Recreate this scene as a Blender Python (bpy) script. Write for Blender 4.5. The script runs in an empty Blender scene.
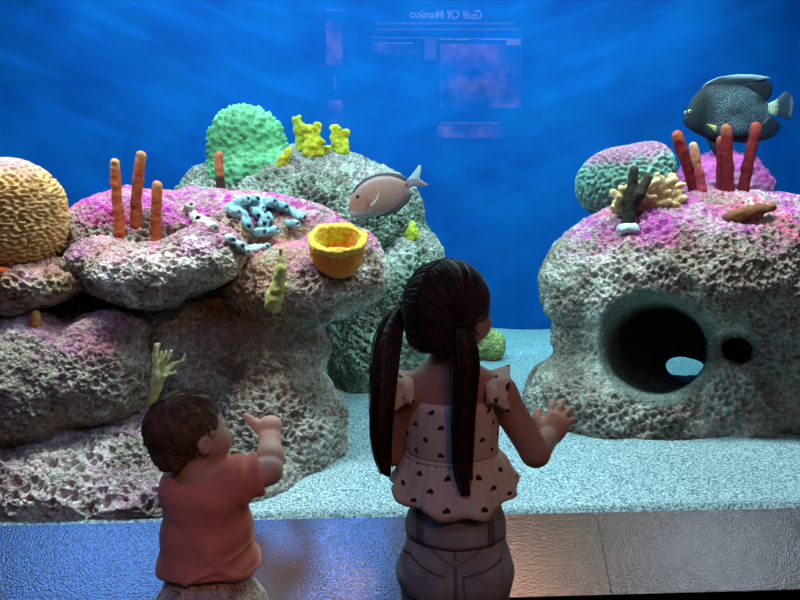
import bpy, math, random
import numpy as np
from mathutils import Vector, Matrix
from mathutils.bvhtree import BVHTree
rng = np.random.default_rng(7); random.seed(7)
scene = bpy.context.scene
COL = scene.collection
f32 = np.float32

# ---------------------------------------------------------------- camera model
CAM = np.array([0.0, 0.0, 1.2]); FPX = 620.0; YAW, PITCH = math.radians(2.5), math.radians(9.2)
_f = np.array([math.sin(YAW)*math.cos(PITCH), math.cos(YAW)*math.cos(PITCH), -math.sin(PITCH)])
_r = np.array([math.cos(YAW), -math.sin(YAW), 0.0]); _u = np.cross(_r, _f)
def ray(px, py): return _f + (px-400)/FPX*_r - (py-300)/FPX*_u
def P(px, py, Y):
    d = ray(px, py); return CAM + d*Y/d[1]
def m(px, Y): return px*Y/FPX          # size of px pixels at depth Y, in metres

GY = 1.70                              # glass plane
SILL = 0.277                           # bottom of the glass = sand level at the glass
BACK = 4.40                            # back wall of the tank

# ---------------------------------------------------------------- colour helper
def lin(h, a=1.0):
    h = h.lstrip('#'); c = [int(h[i:i+2], 16)/255 for i in (0, 2, 4)]
    return tuple([(x/12.92 if x <= .04045 else ((x+.055)/1.055)**2.4) for x in c]+[a])
def L3(h): return np.array(lin(h)[:3])

# ---------------------------------------------------------------- noise
def _hash(ix, iy, iz, s):
    h = (ix.astype(np.uint32)*np.uint32(374761393) + iy.astype(np.uint32)*np.uint32(668265263)
         + iz.astype(np.uint32)*np.uint32(2147483647) + np.uint32(s*974711 & 0xffffffff))
    h ^= h >> np.uint32(13); h *= np.uint32(1274126177); h ^= h >> np.uint32(16)
    h *= np.uint32(2246822519); h ^= h >> np.uint32(15)
    return h
def vnoise(p, s=0):
    i = np.floor(p).astype(np.int64); t = p-i; t = t*t*t*(t*(t*6-15)+10); i = i+100000
    r = 0
    for dx in (0, 1):
        wx = t[:, 0] if dx else 1-t[:, 0]
        for dy in (0, 1):
            wy = t[:, 1] if dy else 1-t[:, 1]
            for dz in (0, 1):
                wz = t[:, 2] if dz else 1-t[:, 2]
                r = r + wx*wy*wz*(_hash(i[:, 0]+dx, i[:, 1]+dy, i[:, 2]+dz, s)/4294967295.0)
    return r*2-1
def fbm(p, freq, oct=3, s=0):
    r = 0; a = 1.0
    for k in range(oct):
        r = r + a*vnoise(p*freq*2**k+k*17.3, s+k); a *= .5
    return r/1.75
def worley(p, s=0, second=False):
    i = np.floor(p).astype(np.int64); fr = p-i; i = i+100000
    d1 = np.full(len(p), 9.0); d2 = np.full(len(p), 9.0)
    for dx in (-1, 0, 1):
        for dy in (-1, 0, 1):
            for dz in (-1, 0, 1):
                a = (i[:, 0]+dx, i[:, 1]+dy, i[:, 2]+dz)
                q = np.stack([dx+_hash(*a, s)/4294967295.0-fr[:, 0], dy+_hash(*a, s+11)/4294967295.0-fr[:, 1],
                              dz+_hash(*a, s+23)/4294967295.0-fr[:, 2]], 1)
                d = np.sqrt((q*q).sum(1)); d2 = np.minimum(d2, np.maximum(d, d1)); d1 = np.minimum(d1, d)
    return (d1, d2) if second else d1
def sstep(a, b, x):
    t = np.clip((x-a)/(b-a), 0, 1); return t*t*(3-2*t)
def maze(p, wl, s=0, n=36):
    r = np.random.default_rng(s); k = r.normal(size=(n, 3)); k /= np.linalg.norm(k, axis=1)[:, None]
    ph = r.uniform(0, 6.283, n)
    return np.cos(p@k.T*(6.283/wl)+ph).sum(1)/math.sqrt(n/2)

# ---------------------------------------------------------------- signed distance modelling
class Field:
    def __init__(s, lo, hi, h):
        s.lo = np.array(lo, float); s.h = h
        n = np.ceil((np.array(hi)-s.lo)/h).astype(int)+1
        s.ax = [(s.lo[i]+h*np.arange(n[i])).astype(f32) for i in range(3)]
        s.F = np.full(n, 1.0, f32)
    def _box(s, lo, hi, pad):
        sl = []
        for i in range(3):
            a = int(np.clip(math.floor((lo[i]-pad-s.lo[i])/s.h), 0, s.F.shape[i]-1))
            b = int(np.clip(math.ceil((hi[i]+pad-s.lo[i])/s.h)+1, a+1, s.F.shape[i])); sl.append(slice(a, b))
        return tuple(sl), np.meshgrid(*[s.ax[i][sl[i]] for i in range(3)], indexing='ij', sparse=True)
    def _op(s, sl, d, k, op):
        F = s.F[sl]; k = max(k, 1e-5)
        if op == 'u':
            t = np.clip(.5+.5*(F-d)/k, 0, 1); s.F[sl] = F*(1-t)+d*t-k*t*(1-t)
        else:
            e = -d if op == 's' else d
            t = np.clip(.5-.5*(F-e)/k, 0, 1); s.F[sl] = F*(1-t)+e*t+k*t*(1-t)
    def cone(s, a, b, ra, rb=None, k=0.0, op='u'):
        rb = ra if rb is None else rb
        a = np.asarray(a, float); b = np.asarray(b, float); R = max(ra, rb)
        sl, (X, Y, Z) = s._box(np.minimum(a, b)-R, np.maximum(a, b)+R, k+3*s.h)
        ab = b-a; L = max(float(ab@ab), 1e-9)
        t = np.clip(((X-f32(a[0]))*f32(ab[0])+(Y-f32(a[1]))*f32(ab[1])+(Z-f32(a[2]))*f32(ab[2]))/f32(L), 0, 1)
        d = np.sqrt((X-f32(a[0])-t*f32(ab[0]))**2+(Y-f32(a[1])-t*f32(ab[1]))**2+(Z-f32(a[2])-t*f32(ab[2]))**2)-(f32(ra)+t*f32(rb-ra))
        s._op(sl, d, k, op); return s
    def chain(s, pts, rs, k=0.0, op='u'):
        for i in range(len(pts)-1): s.cone(pts[i], pts[i+1], rs[i], rs[i+1], k, op)
        return s
    def ell(s, c, r, k=0.0, R=None, op='u'):
        c = np.asarray(c, float); r = np.asarray(r, float)
        R = np.eye(3) if R is None else np.asarray(R, float)      # rows = local axes
        ext = np.sqrt(((R.T*r)**2).sum(1))
        sl, (X, Y, Z) = s._box(c-ext, c+ext, k+3*s.h)
        x, y, z = X-f32(c[0]), Y-f32(c[1]), Z-f32(c[2]); k0 = 0; k1 = 0
        for i in range(3):
            q = (x*f32(R[i, 0])+y*f32(R[i, 1])+z*f32(R[i, 2]))/f32(r[i])
            k0 = k0+q*q; k1 = k1+(q/f32(r[i]))**2
        k0 = np.sqrt(k0); k1 = np.sqrt(k1)+f32(1e-6); d = k0*(k0-1)/k1
        d = np.where(k0 < 1e-3, f32(-r.min()), d)
        s._op(sl, d, k, op); return s
    def plane(s, n, o, k=0.0):                                      # keep the side n points away from
        X, Y, Z = np.meshgrid(*s.ax, indexing='ij', sparse=True); n = np.asarray(n, float); n = n/np.linalg.norm(n)
        d = (X-f32(o[0]))*f32(n[0])+(Y-f32(o[1]))*f32(n[1])+(Z-f32(o[2]))*f32(n[2])
        s._op((slice(None),)*3, d, k, 'i'); return s
    def mesh(s, smooth=1):
        F = np.pad(s.F, 1, constant_values=1.0); o = s.lo-s.h
        ins = F < 0; nx, ny, nz = F.shape
        cnt = np.zeros((nx-1, ny-1, nz-1), np.int8)
        for dx in (0, 1):
            for dy in (0, 1):
                for dz in (0, 1): cnt += ins[dx:nx-1+dx, dy:ny-1+dy, dz:nz-1+dz]
        act = np.argwhere((cnt > 0) & (cnt < 8)); idx = np.full(cnt.shape, -1, np.int32)
        idx[act[:, 0], act[:, 1], act[:, 2]] = np.arange(len(act))
        acc = np.zeros((len(act), 3)); num = np.zeros(len(act))
        for ax in range(3):
            o1, o2 = [q for q in range(3) if q != ax]
            for u in (0, 1):
                for v in (0, 1):
                    off = np.zeros(3, int); off[o1] = u; off[o2] = v; p0 = act+off; p1 = p0.copy(); p1[:, ax] += 1
                    a = F[p0[:, 0], p0[:, 1], p0[:, 2]]; b = F[p1[:, 0], p1[:, 1], p1[:, 2]]
                    w = (a < 0) != (b < 0); t = np.where(w, a/(a-b+1e-12), 0)
                    q = off[None, :].astype(float).repeat(len(act), 0); q[:, ax] += t
                    acc += q*w[:, None]; num += w
        V = o+(act+acc/num[:, None])*s.h
        Q = []
        for ax in range(3):
            o1, o2 = [(1, 2), (2, 0), (0, 1)][ax]
            A = np.take(ins, range(0, F.shape[ax]-1), ax); B = np.take(ins, range(1, F.shape[ax]), ax)
            e = np.argwhere(A != B)
            e = e[(e[:, o1] > 0) & (e[:, o2] > 0) & (e[:, o1] < F.shape[o1]-1) & (e[:, o2] < F.shape[o2]-1)]
            fl = A[e[:, 0], e[:, 1], e[:, 2]]
            qs = []
            for (u, v) in ((0, 0), (-1, 0), (-1, -1), (0, -1)):
                c = e.copy(); c[:, o1] += u; c[:, o2] += v; qs.append(idx[c[:, 0], c[:, 1], c[:, 2]])
            q = np.stack(qs, 1); q[~fl] = q[~fl][:, ::-1]; Q.append(q)
        Q = np.concatenate(Q); Q = Q[(Q >= 0).all(1)]
        for _ in range(smooth): V = relax(V, Q)
        return V, Q

def relax(V, Q, w=.6):
    S = np.zeros_like(V); n = np.zeros(len(V))
    for a, b in ((0, 1), (1, 2), (2, 3), (3, 0)):
        for x, y in ((a, b), (b, a)):
            for c in range(3): S[:, c] += np.bincount(Q[:, x], V[Q[:, y], c], len(V))
            n += np.bincount(Q[:, x], minlength=len(V))
    return V*(1-w)+w*S/np.maximum(n, 1)[:, None]
def vnormals(V, Q):
    d1 = V[Q[:, 2]]-V[Q[:, 0]]; d2 = V[Q[:, 3]]-V[Q[:, 1]]; fn = np.cross(d1, d2); N = np.zeros_like(V)
    for c in range(3):
        for j in range(4): N[:, c] += np.bincount(Q[:, j], fn[:, c], len(V))
    return N/(np.linalg.norm(N, axis=1)[:, None]+1e-12)

# ---------------------------------------------------------------- objects
def link(name, V, Q, mats, parent=None, col=None, uv=None, smooth=True, fmat=None, offset=None):
    V = np.asarray(V, float); me = bpy.data.meshes.new(name)
    if isinstance(Q, np.ndarray):
        n = Q.shape[1]; me.vertices.add(len(V)); me.vertices.foreach_set('co', V.astype(f32).ravel())
        me.loops.add(Q.size); me.loops.foreach_set('vertex_index', Q.astype(np.int32).ravel())
        me.polygons.add(len(Q)); me.polygons.foreach_set('loop_start', np.arange(0, Q.size, n, dtype=np.int32))
        me.update(calc_edges=True)
    else:
        me.from_pydata([tuple(v) for v in V], [], [tuple(q) for q in Q])
    me.validate()
    for x in (mats if isinstance(mats, (list, tuple)) else [mats]): me.materials.append(x)
    if fmat is not None: me.polygons.foreach_set('material_index', np.asarray(fmat, np.int32))
    if smooth: me.polygons.foreach_set('use_smooth', np.ones(len(me.polygons), bool))
    if col is not None:
        a = me.color_attributes.new('col', 'FLOAT_COLOR', 'POINT')
        c = np.ones((len(V), 4), f32); c[:, :3] = col; a.data.foreach_set('color', c.ravel())
    if uv is not None:
        l = me.uv_layers.new(name='UVMap'); vi = np.zeros(len(me.loops), np.int32); me.loops.foreach_get('vertex_index', vi)
        l.data.foreach_set('uv', np.asarray(uv, f32)[vi].ravel())
    o = bpy.data.objects.new(name, me); COL.objects.link(o)
    if parent is not None: o.parent = parent; o.matrix_parent_inverse = parent.matrix_world.inverted()
    return o
def tag(o, label=None, cat=None, group=None, kind=None):
    for k, v in (('label', label), ('category', cat), ('group', group), ('kind', kind)):
        if v: o[k] = v
    return o
def empty(name, loc, label, cat, group=None):
    o = bpy.data.objects.new(name, None); COL.objects.link(o); o.location = Vector([float(x) for x in loc])
    o.empty_display_size = .05; bpy.context.view_layer.update(); return tag(o, label, cat, group)
def box(lo, hi):
    lo, hi = np.array(lo, float), np.array(hi, float)
    V = [(lo[0] if i & 1 == 0 else hi[0], lo[1] if i & 2 == 0 else hi[1], lo[2] if i & 4 == 0 else hi[2]) for i in range(8)]
    return np.array(V), [(0, 2, 3, 1), (4, 5, 7, 6), (0, 1, 5, 4), (2, 6, 7, 3), (0, 4, 6, 2), (1, 3, 7, 5)]
def loft(rings, n=64, cap=True, fn=None):
    """rings: list of (centre, rx, ry); fn(theta, k)->radial factor; u = arc length, v = height along"""
    th = np.linspace(0, 2*math.pi, n+1); V = []; UV = []; v = 0
    for k, (c, rx, ry) in enumerate(rings):
        if k: v += np.linalg.norm(np.array(c)-np.array(rings[k-1][0]))
        g = fn(th, k) if fn else np.ones_like(th)
        V.append(np.stack([c[0]+rx*g*np.cos(th), c[1]+ry*g*np.sin(th), np.full_like(th, c[2])], 1))
        UV.append(np.stack([th*(rx+ry)/2, np.full_like(th, v)], 1))
    V = np.concatenate(V); UV = np.concatenate(UV); M = n+1; Fs = []
    for k in range(len(rings)-1):
        for j in range(n): Fs.append((k*M+j, k*M+j+1, (k+1)*M+j+1, (k+1)*M+j))
    return V, Fs, UV
def tubes(paths, r0, r1, sides=5):
    V = []; Q = []; b = 0
    for pts in paths:
        pts = np.asarray(pts); n = len(pts); T = np.gradient(pts, axis=0); T /= np.linalg.norm(T, axis=1)[:, None]+1e-9
        ref = np.array([.3, .9, .2]) if abs(T[0] @ np.array([.3, .9, .2])) < .85 else np.array([.9, -.3, .2])
        A = np.cross(T, ref); A /= np.linalg.norm(A, axis=1)[:, None]+1e-9; B = np.cross(T, A)
        rr = np.linspace(r0, r1, n)
        for s in range(sides):
            a = 2*math.pi*s/sides; V.append(pts+rr[:, None]*(math.cos(a)*A+math.sin(a)*B))
        i = np.arange(n-1)
        for s in range(sides):
            s2 = (s+1) % sides; Q.append(np.stack([b+s*n+i, b+s2*n+i, b+s2*n+i+1, b+s*n+i+1], 1))
        b += n*sides
    return np.concatenate(V), np.concatenate(Q)

# ---------------------------------------------------------------- materials
def mat(name):
    M = bpy.data.materials.new(name); M.use_nodes = True; nt = M.node_tree
    return M, nt, nt.nodes['Principled BSDF']
def N(nt, t, **kw):
    n = nt.nodes.new(t)
    for k, v in kw.items():
        if k.startswith('i_'): n.inputs[k[2:].replace('_', ' ')].default_value = v
        else: setattr(n, k, v)
    return n
def ramp(nt, stops, fac):
    r = N(nt, 'ShaderNodeValToRGB'); e = r.color_ramp.elements
    while len(e) < len(stops): e.new(.5)
    for x, (p, c) in zip(e, stops): x.position = p; x.color = c
    nt.links.new(fac, r.inputs[0]); return r
def simple(name, colr, rough=.6, spec=.4, metal=0, bump=None, var=0, vscale=40, sheen=0, use_col=False, sss=0):
    """plain procedural surface: base colour (or the mesh's own colour attribute) with noise variation and noise bump"""
    M, nt, b = mat(name); lk = nt.links.new
    b.inputs['Roughness'].default_value = rough; b.inputs['Specular IOR Level'].default_value = spec; b.inputs['Metallic'].default_value = metal
    b.inputs['Sheen Weight'].default_value = sheen
    tc = N(nt, 'ShaderNodeTexCoord')
    if use_col: src = N(nt, 'ShaderNodeAttribute', attribute_name='col').outputs['Color']
    else:
        c = N(nt, 'ShaderNodeRGB'); c.outputs[0].default_value = colr; src = c.outputs[0]
    if var:
        nz = N(nt, 'ShaderNodeTexNoise'); nz.inputs['Scale'].default_value = vscale; nz.inputs['Detail'].default_value = 4
        lk(tc.outputs['Object'], nz.inputs['Vector'])
        mr = N(nt, 'ShaderNodeMapRange'); mr.inputs[1].default_value = .3; mr.inputs[2].default_value = .7
        mr.inputs[3].default_value = 1-var; mr.inputs[4].default_value = 1+var; lk(nz.outputs[0], mr.inputs[0])
        mx = N(nt, 'ShaderNodeMix', data_type='RGBA', blend_type='MULTIPLY'); mx.inputs[0].default_value = 1
        lk(src, mx.inputs[6]); lk(mr.outputs[0], mx.inputs[7]); src = mx.outputs[2]
    lk(src, b.inputs['Base Color'])
    if bump:
        sc, st, dist = bump
        nz = N(nt, 'ShaderNodeTexNoise'); nz.inputs['Scale'].default_value = sc; nz.inputs['Detail'].default_value = 5
        lk(tc.outputs['Object'], nz.inputs['Vector'])
        bp = N(nt, 'ShaderNodeBump'); bp.inputs['Strength'].default_value = st; bp.inputs['Distance'].default_value = dist
        lk(nz.outputs[0], bp.inputs['Height']); lk(bp.outputs[0], b.inputs['Normal'])
    return M
# ================================================================ materials
def rock_material():
    M, nt, b = mat('reef_rock'); lk = nt.links.new
    b.inputs['Roughness'].default_value = .9; b.inputs['Specular IOR Level'].default_value = .2
    tc = N(nt, 'ShaderNodeTexCoord'); at = N(nt, 'ShaderNodeAttribute', attribute_name='col')
    n1 = N(nt, 'ShaderNodeTexNoise'); n1.inputs['Scale'].default_value = 55; n1.inputs['Detail'].default_value = 6; n1.inputs['Roughness'].default_value = .7
    lk(tc.outputs['Object'], n1.inputs['Vector'])
    mr = N(nt, 'ShaderNodeMapRange'); mr.inputs[1].default_value = .3; mr.inputs[2].default_value = .7; mr.inputs[3].default_value = .38; mr.inputs[4].default_value = 1.6
    lk(n1.outputs[0], mr.inputs[0])
    mx = N(nt, 'ShaderNodeMix', data_type='RGBA', blend_type='MULTIPLY'); mx.inputs[0].default_value = 1
    lk(at.outputs['Color'], mx.inputs[6]); lk(mr.outputs[0], mx.inputs[7]); lk(mx.outputs[2], b.inputs['Base Color'])
    v = N(nt, 'ShaderNodeTexVoronoi'); v.inputs['Scale'].default_value = 95; lk(tc.outputs['Object'], v.inputs['Vector'])
    n2 = N(nt, 'ShaderNodeTexNoise'); n2.inputs['Scale'].default_value = 160; n2.inputs['Detail'].default_value = 4; lk(tc.outputs['Object'], n2.inputs['Vector'])
    ad = N(nt, 'ShaderNodeMath', operation='ADD'); lk(v.outputs['Distance'], ad.inputs[0]); lk(n2.outputs[0], ad.inputs[1])
    bp = N(nt, 'ShaderNodeBump'); bp.inputs['Strength'].default_value = .9; bp.inputs['Distance'].default_value = .006
    lk(ad.outputs[0], bp.inputs['Height']); lk(bp.outputs[0], b.inputs['Normal'])
    return M
ROCK = rock_material()
CORAL = simple('coral_surface', None, .8, .25, bump=(140, .6, .004), var=.22, vscale=70, use_col=True)
SPONGE = simple('sponge_surface', None, .85, .2, bump=(220, .8, .003), var=.25, vscale=120, use_col=True)

# ================================================================ the room and the tank shell
def struct(name, lo, hi, M, label, cat):
    V, Q = box(lo, hi); return tag(link(name, V, Q, M, smooth=False), label, cat, kind='structure')
DARKWALL = simple('dark_wall_paint', lin('1a1816'), .7, .3, var=.15, vscale=8, bump=(90, .2, .002))
FLOORM = simple('dark_carpet', lin('1c1a1c'), .95, .1, var=.3, vscale=150, bump=(400, .5, .003))
CEILM = simple('black_ceiling', lin('121212'), .9, .1, var=.1)
RX0, RX1, RY0, RZ1 = -3.6, 3.6, -1.45, 3.3
struct('floor', (RX0, RY0, -.05), (RX1, GY-.16, 0), FLOORM, 'dark carpeted floor of the viewing area', 'floor')
struct('ceiling', (RX0, RY0, RZ1), (RX1, BACK+.1, RZ1+.05), CEILM, 'black ceiling over the viewing area', 'ceiling')
struct('wall_back', (RX0, RY0-.1, 0), (RX1, RY0, RZ1), DARKWALL, 'dark wall behind the visitors', 'wall')
struct('wall_left', (RX0-.1, RY0, 0), (RX0, BACK, RZ1), DARKWALL, 'dark left side wall', 'wall')
struct('wall_right', (RX1, RY0, 0), (RX1+.1, BACK, RZ1), DARKWALL, 'dark right side wall', 'wall')
struct('wall_front', (RX0, GY, 2.0), (RX1, GY+.016, RZ1), DARKWALL, 'dark wall above the aquarium window', 'wall')  # lower edge out of view, set low to keep tank light off the visitors

def blue_wall():
    M, nt, b = mat('blue_tank_wall'); lk = nt.links.new
    b.inputs['Roughness'].default_value = .8; b.inputs['Specular IOR Level'].default_value = .1
    tc = N(nt, 'ShaderNodeTexCoord'); nz = N(nt, 'ShaderNodeTexNoise'); nz.inputs['Scale'].default_value = 2.2; nz.inputs['Detail'].default_value = 6
    lk(tc.outputs['Object'], nz.inputs['Vector'])
    r = ramp(nt, [(.3, lin('004088')), (.7, lin('02569c'))], nz.outputs[0]); lk(r.outputs[0], b.inputs['Base Color'])
    return M
BLUEW = blue_wall()
struct('wall_tank', (RX0, BACK, 0), (RX1, BACK+.1, RZ1), BLUEW, 'blue painted back wall of the aquarium', 'wall')
struct('wall_tank_left', (-3.2, GY+.03, 0), (-3.15, BACK, 2.9), BLUEW, 'blue painted left side wall of the aquarium', 'wall')
struct('wall_tank_right', (3.15, GY+.03, 0), (3.2, BACK, 2.9), BLUEW, 'blue painted right side wall of the aquarium', 'wall')

def glass_mat():
    M = bpy.data.materials.new('clear_glass'); M.use_nodes = True; nt = M.node_tree; nt.nodes.remove(nt.nodes['Principled BSDF']); lk = nt.links.new
    t = N(nt, 'ShaderNodeBsdfTransparent'); t.inputs[0].default_value = (.99, .99, .99, 1)
    g = N(nt, 'ShaderNodeBsdfGlossy'); g.inputs['Roughness'].default_value = 0
    fr = N(nt, 'ShaderNodeFresnel'); fr.inputs[0].default_value = 1.5; ge = N(nt, 'ShaderNodeNewGeometry'); sb = N(nt, 'ShaderNodeMath', operation='SUBTRACT'); sb.inputs[0].default_value = 1; lk(ge.outputs['Backfacing'], sb.inputs[1])
    ml = N(nt, 'ShaderNodeMath', operation='MULTIPLY'); lk(fr.outputs[0], ml.inputs[0]); lk(sb.outputs[0], ml.inputs[1])
    mx = N(nt, 'ShaderNodeMixShader'); lk(ml.outputs[0], mx.inputs[0]); lk(t.outputs[0], mx.inputs[1]); lk(g.outputs[0], mx.inputs[2])
    lk(mx.outputs[0], nt.nodes['Material Output'].inputs['Surface']); return M
struct('window_1', (RX0, GY, SILL-.06), (RX1, GY+.015, 2.0), glass_mat(), 'large clear aquarium viewing window', 'window')

def water_mat():
    M = bpy.data.materials.new('sea_water'); M.use_nodes = True; nt = M.node_tree; nt.nodes.remove(nt.nodes['Principled BSDF']); lk = nt.links.new
    t = N(nt, 'ShaderNodeBsdfTransparent'); out = nt.nodes['Material Output']; lk(t.outputs[0], out.inputs['Surface'])
    a = N(nt, 'ShaderNodeVolumeAbsorption'); a.inputs['Color'].default_value = (.34, .94, .97, 1); a.inputs['Density'].default_value = .28
    lk(a.outputs[0], out.inputs['Volume']); return M
V, Q = box((-3.14, GY+.017, .06), (3.14, BACK-.005, 2.78))
tag(link('water', V, Q, water_mat(), smooth=False), 'clear blue water filling the aquarium', 'water', kind='stuff')

# sand bed: a gently undulating, thick slab
def sand_mat():
    M, nt, b = mat('white_sand'); lk = nt.links.new
    b.inputs['Roughness'].default_value = .9; b.inputs['Specular IOR Level'].default_value = .2
    tc = N(nt, 'ShaderNodeTexCoord')
    nz = N(nt, 'ShaderNodeTexNoise'); nz.inputs['Scale'].default_value = 130; nz.inputs['Detail'].default_value = 3; nz.inputs['Roughness'].default_value = .8
    lk(tc.outputs['Object'], nz.inputs['Vector'])
    r = ramp(nt, [(.30, lin('202c3c')), (.43, lin('63767f')), (.53, lin('aebcc0')), (.72, lin('eceeea'))], nz.outputs[0])
    lk(r.outputs[0], b.inputs['Base Color'])
    bp = N(nt, 'ShaderNodeBump'); bp.inputs['Strength'].default_value = .8; bp.inputs['Distance'].default_value = .006
    lk(nz.outputs[0], bp.inputs['Height']); lk(bp.outputs[0], b.inputs['Normal']); return M
nx, ny = 150, 80
gx = np.linspace(-3.13, 3.13, nx); gy = np.linspace(GY+.02, BACK-.01, ny)
X, Y = np.meshgrid(gx, gy, indexing='ij'); pp = np.stack([X.ravel(), Y.ravel(), 0*X.ravel()], 1)
fall = sstep(GY, GY+.35, Y).ravel()
Z = SILL+fall*(.02*fbm(pp, 1.6, 2, 3)+.008*fbm(pp, 7, 2, 4))
mp = P(640, 450, 2.3); Z += .045*np.exp(-(((pp[:, 0]-mp[0]-.05)/.45)**2+((pp[:, 1]-2.2)/.35)**2))
mp = P(330, 500, 1.85); Z += .02*np.exp(-(((pp[:, 0]-mp[0])/.25)**2+((pp[:, 1]-2.0)/.25)**2))
V = np.concatenate([np.stack([pp[:, 0], pp[:, 1], Z], 1), np.stack([pp[:, 0], pp[:, 1], np.full(len(pp), .08)], 1)])
i, j = np.meshgrid(np.arange(nx-1), np.arange(ny-1), indexing='ij'); k = (i*ny+j).ravel()
top = np.stack([k, k+ny, k+ny+1, k+1], 1); bot = top[:, ::-1]+nx*ny; sides = []
for a, b in [((0, y), (0, y+1)) for y in range(ny-1)]+[((nx-1, y+1), (nx-1, y)) for y in range(ny-1)]+[((x+1, 0), (x, 0)) for x in range(nx-1)]+[((x, ny-1), (x+1, ny-1)) for x in range(nx-1)]:
    p, q = a[0]*ny+a[1], b[0]*ny+b[1]; sides.append((p, q, q+nx*ny, p+nx*ny))
SANDV = V.copy(); SANDF = np.concatenate([top, bot, np.array(sides)])
tag(link('sand_bed', V, SANDF, sand_mat()), 'pale coarse sand covering the aquarium floor', 'sand', kind='stuff')

# sloped kick panel under the window: two laminate panels meeting at a seam, with a dark toe box beneath
def panel_mat():
    M, nt, b = mat('textured_laminate'); lk = nt.links.new
    tc = N(nt, 'ShaderNodeTexCoord'); nz = N(nt, 'ShaderNodeTexNoise'); nz.inputs['Scale'].default_value = 190; nz.inputs['Detail'].default_value = 3
    lk(tc.outputs['Object'], nz.inputs['Vector'])
    b.inputs['Base Color'].default_value = lin('b4b4b8'); b.inputs['Metallic'].default_value = .9; b.inputs['Roughness'].default_value = .2; b.inputs['Specular IOR Level'].default_value = .5
    bp = N(nt, 'ShaderNodeBump'); bp.inputs['Strength'].default_value = .32; bp.inputs['Distance'].default_value = .003
    lk(nz.outputs[0], bp.inputs['Height']); lk(bp.outputs[0], b.inputs['Normal']); return M
PANEL = panel_mat()
TOEM = simple('black_toe_board', lin('0c0c0e'), .6, .3, var=.1)
A = (GY-.001, SILL+.001); B = (GY-.149, SILL-.166)
SX = 0.66
for k, (x0, x1) in enumerate([(RX0, SX-.0012), (SX+.0012, RX1)]):
    prof = [A, B, (B[0]+.012, B[1]-.012), (GY-.001, B[1]-.012)]
    V = [(x, y, z) for x in (x0, x1) for (y, z) in prof]
    Q = [(0, 1, 5, 4), (1, 2, 6, 5), (2, 3, 7, 6), (3, 0, 4, 7), (3, 2, 1, 0), (4, 5, 6, 7)]
    o = link('trim_%d' % (k+1), V, Q, PANEL, smooth=False)
    tag(o, ['grey textured sloping panel under the glass, left of the seam', 'grey textured sloping panel under the glass, right of the seam'][k], 'panel', kind='structure')
struct('baseboard_front', (RX0, GY-.10, 0), (RX1, GY-.002, SILL-.179), TOEM, 'black toe board under the sloping panel', 'baseboard')
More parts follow.
